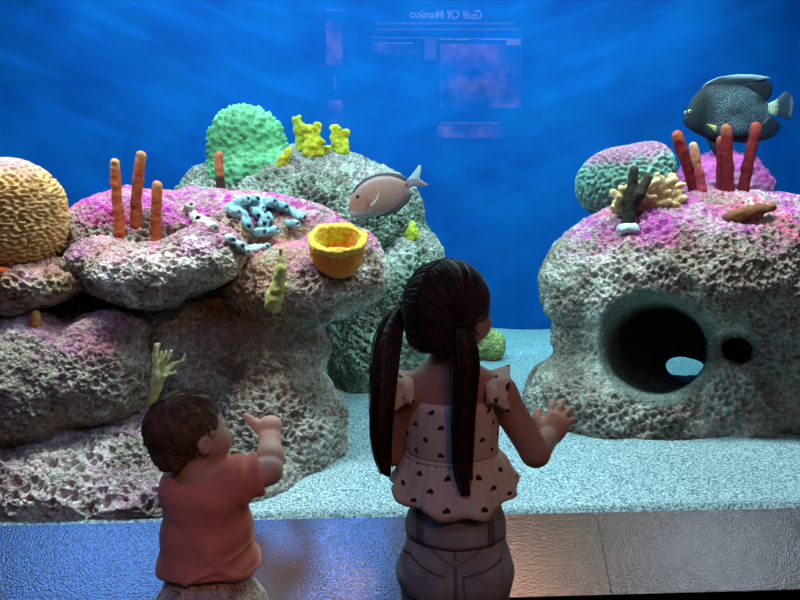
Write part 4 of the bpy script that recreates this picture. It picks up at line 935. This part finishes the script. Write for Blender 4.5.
jf.ell((px_, py_-.004, pz+.02), (.104, .085, .17), .0); jf.ell((px_, py_-.012, pz-.035), (.109, .090, .075), .03)
for q in (-1, 1):
    jf.ell((px_+q*.045, py_-.035, pz-.015), (.054, .060, .060), .03)
    jf.chain([(px_+q*.047, py_, pz-.04), (px_+q*.053, py_+.004, .30), (px_+q*.055, py_-.006, .055)], [.078, .058, .050], .02)
jf.plane((0, 0, 1), (0, 0, topz), .004)
V, Q = jf.mesh(2); Nn = vnormals(V, Q)
fold = fbm(np.stack([V[:, 0]*.6, V[:, 1]*.6, V[:, 2]*1.8+V[:, 0]*.9], 1), 14, 2, 4)
V2 = V+Nn*(.005*fold*sstep(topz-.03, topz-.09, V[:, 2]))[:, None]
jeans = link('jeans', V2, Q, DENIM, parent=girl); jt = BVHTree.FromPolygons([tuple(v) for v in V2], [tuple(map(int, q)) for q in Q])
def onto(x, z, off=.0025, tree=jt, yy=.6):
    h = tree.ray_cast(Vector((x, yy, z)), Vector((0, 1, 0))); return np.array(h[0])-np.array([0, off, 0]) if h[0] is not None else None
def patch(cs, M, name, parent, off=.003, n=14, tree=jt):
    """four corner pixels (girl depth) laid on the cloth"""
    V = []; c = [P(x, y, GYD-.07) for x, y in cs]
    for i in range(n+1):
        for j in range(n+1):
            s, t = i/n, j/n; w = c[0]*(1-s)*(1-t)+c[1]*s*(1-t)+c[2]*s*t+c[3]*(1-s)*t; h = onto(w[0], w[2], off, tree); V.append(h if h is not None else np.array([w[0], py_-.04, w[2]]))
    Fs = [(i*(n+1)+j, (i+1)*(n+1)+j, (i+1)*(n+1)+j+1, i*(n+1)+j+1) for i in range(n) for j in range(n)]
    return thick(link(name, V, Fs, M, parent=parent), .002)
rg = []
for py, e in [(532, .0035), (527, .005), (519, .005), (511, .004), (506, .002)]:
    z = G(455, py, 0)[2]; xs = [q for q in V2 if abs(q[2]-min(z, topz-.004)) < .004]; xs = np.array(xs)
    cx_, cy_ = (xs[:, 0].max()+xs[:, 0].min())/2, (xs[:, 1].max()+xs[:, 1].min())/2
    rg.append(((cx_, cy_, z), (xs[:, 0].max()-xs[:, 0].min())/2+e, (xs[:, 1].max()-xs[:, 1].min())/2+e))
V, Fs, UV = loft(rg[::-1], 200, fn=lambda th, k: 1+.007*np.sin(th*60+k*.3)*(1 if 0 < k < 4 else .3)); wb = thick(link('waistband', V, Fs, DENIM, parent=jeans), .003)
wbt = BVHTree.FromPolygons([tuple(v) for v in V], [tuple(q) for q in Fs])
for x in (421, 493): patch([(x-3.2, 515), (x+3.2, 515), (x+3.2, 549), (x-3.2, 549)], DENIMD, 'belt_loop', jeans, .005, 8, wbt)
for cs in ([(405, 563), (444, 572), (443, 612), (408, 606)], [(462, 573), (503, 562), (501, 606), (466, 613)]):
    p_ = patch(cs, DENIM, 'back_pocket', jeans, .0035); (a, b) = (cs[0], cs[1]); patch([a, b, (b[0], b[1]+2.2), (a[0], a[1]+2.2)], DENIMD, 'pocket_hem', p_, .0052, 12)
patch([(424, 549), (488, 548), (455, 566), (455, 566)], DENIM, 'yoke', jeans, .002, 12)
patch([(453.6, 548), (456.4, 548), (456.6, 640), (453.4, 640)], DENIMD, 'rear_seam', jeans, .002, 16)
SHOE = simple('white_canvas', lin('b8b0a8'), .8, .2, var=.05)
for q in (-1, 1):
    f = Field((px_+q*.058-.06, py_-.09, -.005), (px_+q*.058+.06, py_+.16, .12), .004)
    f.cone((px_+q*.055, py_-.03, .042), (px_+q*.063, py_+.10, .032), .041, .033, .02); f.cone((px_+q*.055, py_-.012, .05), (px_+q*.055, py_-.012, .085), .041, .041, .02); f.plane((0, 0, -1), (0, 0, .0), .004)
    V, Q = f.mesh(1); link('shoe', V, Q, SHOE, parent=girl)

# ---------------------------------------------------------------- the toddler
TYD = 1.25
def T(px, py, dy=0.0): return P(px, py, TYD+dy)
tb = Field((-.56, 1.05, -.01), (-.14, 1.62, .85), .0032)
thC = T(191, 432, 0); tR = frame(math.radians(43), .12, 0); ts = .885
tL = head(tb, thC, tR, ts, True)
tn = T(196, 471, .01)
tb.cone(T(192, 462, .0), tn, .040, .044, .02)
tb.ell(T(206, 500, .015), (.080, .060, .060), .03); tb.ell(T(208, 545, .02), (.088, .072, .075), .03); tb.ell(T(209, 590, .02), (.090, .080, .070), .03)
tsR, tsL = T(236, 480, .01), T(186, 484, .015)
tb.cone(tn, tsR, .036, .038, .03); tb.cone(tn, tsL, .036, .036, .03)
teR = P(269, 471, TYD+.03); twR = P(270, 437, TYD+.125)
tb.cone(tsR, teR, .036, .031, .02); mid = teR*.5+twR*.5
tb.ell(teR*.62+twR*.38+np.array([.003, 0, 0]), (.0305, .036, .032), .006); tb.cone(mid, twR, .0285, .0225, .006); tb.ell(twR*.8+mid*.2+np.array([0, 0, .004]), (.0255, .026, .022), .003)
# fist with the thumb stuck out to the left
fw = P(272, 410, TYD+.16)-twR; hand(tb, twR+np.array([0, .0, -.004]), fw, np.array([.3, -.9, .25]), .082, [(1.0, 1.3, .9)]*4, np.array([-1, 0, 0]), spread=.03, k=.006, thumb_curl=.0)
tb.ell(twR+fw*.45, (.024, .024, .020), .012)
tq = twR+fw*.45; tb.chain([tq+np.array([-.010, -.004, -.004]), P(253, 423, TYD+.14), P(246, 416, TYD+.145)], [.0125, .0092, .0082], .006)
teL = P(184, 500, TYD+.14); twL = P(192, 505, TYD+.23)
tb.cone(tsL, teL, .034, .028, .02); tb.cone(teL, twL, .027, .020, .008); hand(tb, twL, np.array([.1, .9, .1]), np.array([-.1, -.1, 1.0]), .078, [(.2, .3, .2)]*4, np.array([1, 0, 0]))
tp = T(210, 600, .02)
for q in (-1, 1):
    tb.chain([(tp[0]+q*.045, tp[1], tp[2]-.03), (tp[0]+q*.055, tp[1]+.01, .19), (tp[0]+q*.058, tp[1]-.01, .05)], [.062, .050, .036], .03)
    tb.cone((tp[0]+q*.058, tp[1]-.015, .026), (tp[0]+q*.066, tp[1]+.065, .022), .028, .024, .01)
V, Q = tb.mesh(2)
tod = tag(link('person', V, Q, SKINB), 'toddler in pink t-shirt with short brown hair, right fist raised, thumb out', 'person')
IRISC = simple('grey_iris', lin('4c5c68'), .2, .5); face_bits(tL, tR, ts, tod, IRISC)
HAIRT = hair_mat('fine_brown_hair', '583826', '7c563c')
tc_, tr = tL(0, -.014, .024), np.array([.0745, .0895, .0815])*ts
hf2 = Field(thC-.15, thC+.15, .0032); hf2.ell(tc_, tr, 0, tR); hf2.ell(tL(0, .104, -.035), np.array([.090, .085, .080])*ts, .02, tR, 's')
for q in (-1, 1): hf2.ell(tL(q*.074, .012, -.022), np.array([.024, .03, .036])*ts, .012, tR, 's')
hf2.ell(tL(0, -.062, -.040), np.array([.050, .032, .036])*ts, .03, tR); hf2.plane(-tR[2], tL(0, 0, -.066), .015)
V, Q = hf2.mesh(1); Nn = vnormals(V, Q); loc = (V-tc_)@tR.T/tr; cr_ = np.array([.12, -.35, .93]); cr_ /= np.linalg.norm(cr_)
ln = loc/np.linalg.norm(loc, axis=1)[:, None]; b1 = np.cross(cr_, [0, 1, 0]); b1 /= np.linalg.norm(b1); b2 = np.cross(cr_, b1); an = np.arctan2(ln@b1, ln@b2)
V = V+Nn*(.0022*vnoise(np.stack([an*9+ln[:, 2], ln[:, 2]*1.2, 0*an], 1), 5)+.0013*vnoise(np.stack([an*22, ln[:, 2]*2, 0*an], 1), 6))[:, None]
hairt = link('hair', V, Q, HAIRT, parent=tod)
paths = []
for j in range(620):
    a = rng.uniform(0, 6.283); r0 = rng.uniform(.05, 1.75); L = rng.uniform(.30, .75); sw = .35
    pts = []
    for q in range(7):
        rr_ = r0+L*q/6; aa = a+sw*rr_+.05*math.sin(q+j); pts.append(cr_*math.cos(rr_)+(b1*math.cos(aa)+b2*math.sin(aa))*math.sin(rr_))
    pts = np.array(pts)
    if (pts[-1][1] > .55 and pts[-1][2] < .35) or pts[-1][2] < -.80 or (abs(pts[-1][0]) > .75 and pts[-1][2] < .0 and pts[-1][1] > -.25): continue
    lift = 1.012+np.linspace(0, rng.uniform(0, .05), 7)[:, None]; paths.append(tc_+(pts*lift*tr)@tR)
V, Q = tubes(paths, .0010, .0005, 3); link('hair_strands', V, Q, HAIRT, parent=hairt)
TEE = simple('pink_jersey', lin('f08468'), .9, .15, var=.06, vscale=25, bump=(500, .25, .001), sheen=.2)
sf = Field((-.56, 1.10, .33), (-.17, 1.46, .72), .0032)
hem = T(209, 574, 0)[2]
sf.ell(T(206, 493, .013), (.094, .074, .058), .0); sf.ell(T(208, 530, .018), (.098, .082, .080), .04); sf.ell(T(209, 565, .02), (.101, .090, .075), .04); sf.cone(T(209, 575, .02), T(209, 600, .02), .098, .100, .03)
sf.cone(T(200, 484, .012), tsR, .047, .049, .02); sf.cone(T(200, 486, .012), tsL, .043, .045, .02)
sf.cone(tsR, tsR*.42+teR*.58, .048, .046, .02); sf.cone(tsL, tsL*.3+teL*.7, .046, .044, .02)
cuffn = (teR-tsR)/np.linalg.norm(teR-tsR)
X = tsR*.36+teR*.64; sf.cone(X+cuffn*.028, X+cuffn*.10, .047, .070, .003, 's')
sf.cone(tn+np.array([0, .012, .004]), tn+np.array([-.004, -.0, .09]), .044, .062, .006, 's')
sf.plane((0, -.30, -1), (0, tp[1], hem), .004)
V, Q = sf.mesh(2); Nn = vnormals(V, Q); zz = V[:, 2]
cre = .5-np.abs(vnoise(np.stack([V[:, 0]*5+zz*3, V[:, 1]*3, zz*26-V[:, 0]*11], 1), 8)); cre2 = fbm(np.stack([V[:, 0], V[:, 1], zz*1.7-V[:, 0]*.6], 1), 13, 2, 3)
lowm = sstep(hem+.16, hem+.04, zz)
shp = sstep(.16, .0, np.abs(vnoise(np.stack([V[:, 0]*4+zz*4, V[:, 1]*3, zz*20-V[:, 0]*8], 1), 18)))
D = .009*cre*lowm+.005*cre2+.0055*shp*(.25+.75*lowm)+.003*np.sin((V-tsR)@cuffn*170+3*fbm(V, 9, 1, 2))*sstep(.03, .0, np.abs((V-(tsR*.6+teR*.4))@cuffn)-.02)*sstep(tsR[0]-.0, tsR[0]+.02, V[:, 0])
V = V+Nn*D[:, None]; V[:, 2] -= .004*np.sin(V[:, 0]*60)*sstep(hem+.02, hem, zz)
tee = link('t_shirt', V, Q, TEE, parent=tod)
q1 = tn+np.array([-.001, .002, .014]); V, Fs = torus(q1, np.array([-.03, .10, 1.0]), .047, .0045, 40, 8); link('collar', V, Fs, TEE, parent=tee)
def leaf_cloth():
    M, nt, b = mat('leaf_print_cotton'); lk = nt.links.new; tc = N(nt, 'ShaderNodeTexCoord'); b.inputs['Roughness'].default_value = .9; b.inputs['Specular IOR Level'].default_value = .15
    v = N(nt, 'ShaderNodeTexVoronoi', feature='F1'); v.inputs['Scale'].default_value = 34; nz = N(nt, 'ShaderNodeTexNoise'); nz.inputs['Scale'].default_value = 70; nz.inputs['Detail'].default_value = 2
    mx = N(nt, 'ShaderNodeMix', data_type='RGBA', blend_type='LINEAR_LIGHT'); mx.inputs[0].default_value = .035; lk(tc.outputs['Object'], mx.inputs[6]); lk(nz.outputs['Color'], mx.inputs[7]); lk(mx.outputs[2], v.inputs['Vector'])
    r = ramp(nt, [(.30, lin('94503c')), (.36, lin('f0d0bc'))], v.outputs['Distance']); lk(r.outputs[0], b.inputs['Base Color'])
    v2 = N(nt, 'ShaderNodeTexVoronoi', feature='DISTANCE_TO_EDGE'); v2.inputs['Scale'].default_value = 22; lk(mx.outputs[2], v2.inputs['Vector']); r2 = ramp(nt, [(.03, lin('5a2c28')), (.06, (1, 1, 1, 1))], v2.outputs['Distance'])
    m2 = N(nt, 'ShaderNodeMix', data_type='RGBA', blend_type='MULTIPLY'); m2.inputs[0].default_value = .8; lk(r.outputs[0], m2.inputs[6]); lk(r2.outputs[0], m2.inputs[7]); lk(m2.outputs[2], b.inputs['Base Color']); return M
pf = Field((tp[0]-.16, tp[1]-.15, .03), (tp[0]+.16, tp[1]+.16, hem+.07), .0036)
pf.ell((tp[0], tp[1]-.002, tp[2]+.02), (.096, .088, .10), 0); pf.ell((tp[0], tp[1]-.03, tp[2]-.03), (.105, .085, .07), .03)
for q in (-1, 1): pf.chain([(tp[0]+q*.05, tp[1], tp[2]-.03), (tp[0]+q*.06, tp[1]+.008, .17), (tp[0]+q*.06, tp[1]-.008, .06)], [.078, .066, .048], .02)
pf.plane((0, 0, 1), (0, 0, hem+.045), .006)
V, Q = pf.mesh(2); Nn = vnormals(V, Q); th = np.arctan2(V[:, 1]-tp[1], V[:, 0]-tp[0])
V = V+Nn*(.004*np.sin(th*34)*sstep(hem-.05, hem, V[:, 2])*sstep(hem+.03, hem, V[:, 2])+.004*fbm(V, 20, 2, 6))[:, None]
link('trousers', V, Q, leaf_cloth(), parent=tod)
# ================================================================ backlit wall panel behind the visitors (seen only as a reflection in the glass)
def mirrorP(px, py, Y):                        # point behind the camera whose mirror image in the glass appears at a pixel
    q = P(px, py, 2*GY-Y); return np.array([q[0], Y, q[2]])
PY = RY0+.03
def glow(name, c, s):
    M = bpy.data.materials.new(name); M.use_nodes = True; nt = M.node_tree; nt.nodes.remove(nt.nodes['Principled BSDF']); e = N(nt, 'ShaderNodeEmission')
    e.inputs[0].default_value = lin(c); e.inputs[1].default_value = s; nt.links.new(e.outputs[0], nt.nodes['Material Output'].inputs[0]); return M
def glow_art(name, s):
    M = bpy.data.materials.new(name); M.use_nodes = True; nt = M.node_tree; nt.nodes.remove(nt.nodes['Principled BSDF']); e = N(nt, 'ShaderNodeEmission'); tc = N(nt, 'ShaderNodeTexCoord')
    nz = N(nt, 'ShaderNodeTexNoise'); nz.inputs['Scale'].default_value = 5; nz.inputs['Detail'].default_value = 5; nt.links.new(tc.outputs['Object'], nz.inputs[0])
    r = ramp(nt, [(.40, lin('101418')), (.52, lin('6a4a58')), (.68, lin('d09098'))], nz.outputs[0]); nt.links.new(r.outputs[0], e.inputs[0]); e.inputs[1].default_value = s
    nt.links.new(e.outputs[0], nt.nodes['Material Output'].inputs[0]); return M
def rect(a, b, M, name, parent, dy=0.012, t=.008):
    p, q = mirrorP(*a, PY), mirrorP(*b, PY); lo = np.minimum(p, q); hi = np.maximum(p, q); lo[1] = PY+dy; hi[1] = PY+dy+t
    V, Fs = box(lo, hi); return link(name, V, Fs, M, parent=parent, smooth=False)
BOARD = simple('panel_board', lin('20242c'), .6, .3)
def panel(a, b, label):
    p, q = mirrorP(*a, PY), mirrorP(*b, PY); lo = np.minimum(p, q); hi = np.maximum(p, q); c = (lo+hi)/2; c[1] = PY; c[2] = lo[2]
    e = empty('information_panel', c, label, 'sign'); lo[1] = PY-.02; hi[1] = PY+.012; V, Fs = box(lo, hi); link('board', V, Fs, BOARD, parent=e, smooth=False); return e
ip = panel((366, 6), (524, 142), 'wide backlit information panel behind the visitors, mirrored faintly in the top of the glass')
LINE = glow('panel_white_print', 'ffe8f0', 2.4); DIM = glow('panel_dim_print', 'd0a8c0', 1.4); ART = glow_art('panel_picture', 4.0)
rect((371, 38), (521, 39.4), LINE, 'rule', ip); rect((378, 43), (413, 44), LINE, 'rule', ip); rect((440, 39.6), (470, 40.4), LINE, 'rule', ip); rect((482, 39.5), (507, 40.5), LINE, 'rule', ip)
for k_, (x0, x1, y) in enumerate([(376, 514, 23), (376, 518, 29)]):
    x = x0; r_ = np.random.default_rng(k_)
    while x < x1: w_ = r_.uniform(3, 9); rect((x, y), (min(x+w_, x1), y+1.8), DIM, 'text_block', ip); x += w_+1.2
rect((424, 40), (436, 60), DIM, 'picture_block', ip); rect((506, 40), (520, 46), LINE, 'picture_block', ip); rect((440, 44), (520, 108), ART, 'picture', ip); rect((372, 44), (420, 54), ART, 'picture', ip)
rect((440, 122), (500, 125), DIM, 'picture_block', ip); rect((437, 126), (502, 138), ART, 'picture', ip)
cu = bpy.data.curves.new('panel_title', 'FONT'); cu.body = 'Gulf Of Mexico'; cu.size = .085; cu.offset = .0015; cu.extrude = .002; cu.align_x = 'CENTER'
pc = mirrorP(446, 19, PY)
to = bpy.data.objects.new('title_source', cu); COL.objects.link(to); to.location = (pc[0], PY+.014, pc[2]); to.rotation_euler = (math.pi/2, 0, math.pi); bpy.context.view_layer.update()
me = bpy.data.meshes.new_from_object(to.evaluated_get(bpy.context.evaluated_depsgraph_get())); me.transform(to.matrix_world); bpy.data.objects.remove(to)
me.materials.clear(); me.materials.append(LINE); to = bpy.data.objects.new('title', me); COL.objects.link(to); to.parent = ip; to.matrix_parent_inverse = ip.matrix_world.inverted()

pn = panel((325, 8), (344, 126), 'narrow backlit wall banner behind the visitors, mirrored faintly at the upper left of centre')
rect((326, 10), (343, 12), DIM, 'rule', pn); rect((326, 20), (343, 66), ART, 'picture', pn); rect((327, 100), (343, 124), ART, 'picture', pn); rect((334, 76), (336, 90), DIM, 'rule', pn)

# ================================================================ light
def look(o, d): o.rotation_euler = Vector(d).to_track_quat('-Z', 'Y').to_euler()
def area(name, loc, target, sx, sy, power, colr, spread=180):
    l = bpy.data.lights.new(name, 'AREA'); l.shape = 'RECTANGLE'; l.size = sx; l.size_y = sy; l.energy = power; l.color = colr; l.spread = math.radians(spread)
    o = bpy.data.objects.new(name, l); COL.objects.link(o); o.location = loc; look(o, Vector(target)-Vector(loc)); return o
def spot(name, loc, target, power, colr, ang, blend=.6, rad=.05):
    l = bpy.data.lights.new(name, 'SPOT'); l.energy = power; l.color = colr; l.spot_size = math.radians(ang); l.spot_blend = blend; l.shadow_soft_size = rad
    o = bpy.data.objects.new(name, l); COL.objects.link(o); o.location = loc; look(o, Vector(target)-Vector(loc)); return o
area('tank_light_front', (-.2, 1.95, 2.95), (-.2, 2.25, .5), 4.8, .16, 165, (.94, .94, .96))
area('tank_light_rear', (.1, 3.5, 2.95), (.1, 3.5, 0), 4.6, .5, 105, (.76, .94, 1))
spot('tank_spot_left', (-.9, 1.86, 2.95), P(150, 260, 2.3), 150, (1, .88, .80), 46)
spot('tank_spot_right', (.9, 1.86, 2.95), P(715, 235, 2.5), 110, (1, .88, .82), 42)
area('back_wall_wash', (.2, 3.2, 2.95), (.2, 4.4, 1.3), 5, .2, 17, (.30, .75, 1))
# rippling light on the back wall, from added spots with a noise pattern
def ripple(name, loc, target, power, rot, sc):
    rp = spot(name, loc, target, power, (.28, .72, 1), 140, .9, .01)
    rp.data.use_nodes = True; nt = rp.data.node_tree; em = nt.nodes['Emission']; tc = N(nt, 'ShaderNodeTexCoord'); mp = N(nt, 'ShaderNodeMapping')
    mp.vector_type = 'TEXTURE'; mp.inputs['Rotation'].default_value = (0, 0, math.radians(rot)); mp.inputs['Scale'].default_value = sc
    nz = N(nt, 'ShaderNodeTexNoise'); nz.inputs['Scale'].default_value = 1.5; nz.inputs['Detail'].default_value = 4; nz.inputs['Distortion'].default_value = .6
    nt.links.new(tc.outputs['Normal'], mp.inputs[0]); nt.links.new(mp.outputs[0], nz.inputs[0])
    mr = N(nt, 'ShaderNodeMapRange'); mr.inputs[1].default_value = .42; mr.inputs[2].default_value = .72; mr.inputs[3].default_value = .15; mr.inputs[4].default_value = 3.4; nt.links.new(nz.outputs[0], mr.inputs[0]); nt.links.new(mr.outputs[0], em.inputs['Strength'])
ripple('ripple_light_left', (-1.0, 2.5, 2.92), (-1.0, 4.4, 1.75), 50, -20, (.62, .066, .5))
ripple('ripple_light_right', (1.3, 2.5, 2.92), (1.3, 4.4, 1.75), 42, 18, (.62, .066, .5))
# viewing area: dim warm light behind the visitors, blue and white ceiling lamps that shine on the sloping metal panel
area('room_light', (.62, -1.41, 2.84), (-.1, 1.2, .6), .7, .2, 16, (1, .52, .35))
area('blue_ceiling_lamp', (-2.2, -.7, 3.22), (-2.2, -.7, 0), 1.5, .8, 17, (.13, .36, 1))
area('blue_ceiling_lamp_small', (-.38, -.55, 3.22), (-.38, -.55, 0), .6, .5, 11, (.13, .36, 1))
area('warm_ceiling_lamp', (1.6, -.55, 3.22), (1.6, -.55, 0), .9, .4, 1.3, (1, .9, .5))
area('white_ceiling_lamp', (3.0, -.85, 3.22), (3.0, -.85, 0), .5, .4, 6, (.8, .9, 1))

# ================================================================ world, camera, view
w = bpy.data.worlds.new('World'); scene.world = w; w.use_nodes = True; w.node_tree.nodes['Background'].inputs[0].default_value = (.01, .012, .02, 1); w.node_tree.nodes['Background'].inputs[1].default_value = .15
cam = bpy.data.cameras.new('Camera'); cam.sensor_width = 36; cam.lens = FPX/800*36; cam.clip_start = .02
co = bpy.data.objects.new('Camera', cam); COL.objects.link(co); co.location = Vector(CAM); co.rotation_euler = (math.pi/2-PITCH, 0, -YAW); scene.camera = co
scene.view_settings.view_transform = 'Standard'; scene.view_settings.look = 'None'; scene.view_settings.gamma = 1; scene.view_settings.exposure = 0; scene.view_settings.use_curve_mapping = False
scene.cycles.max_bounces = 6; scene.cycles.transparent_max_bounces = 16; scene.cycles.sample_clamp_indirect = 6
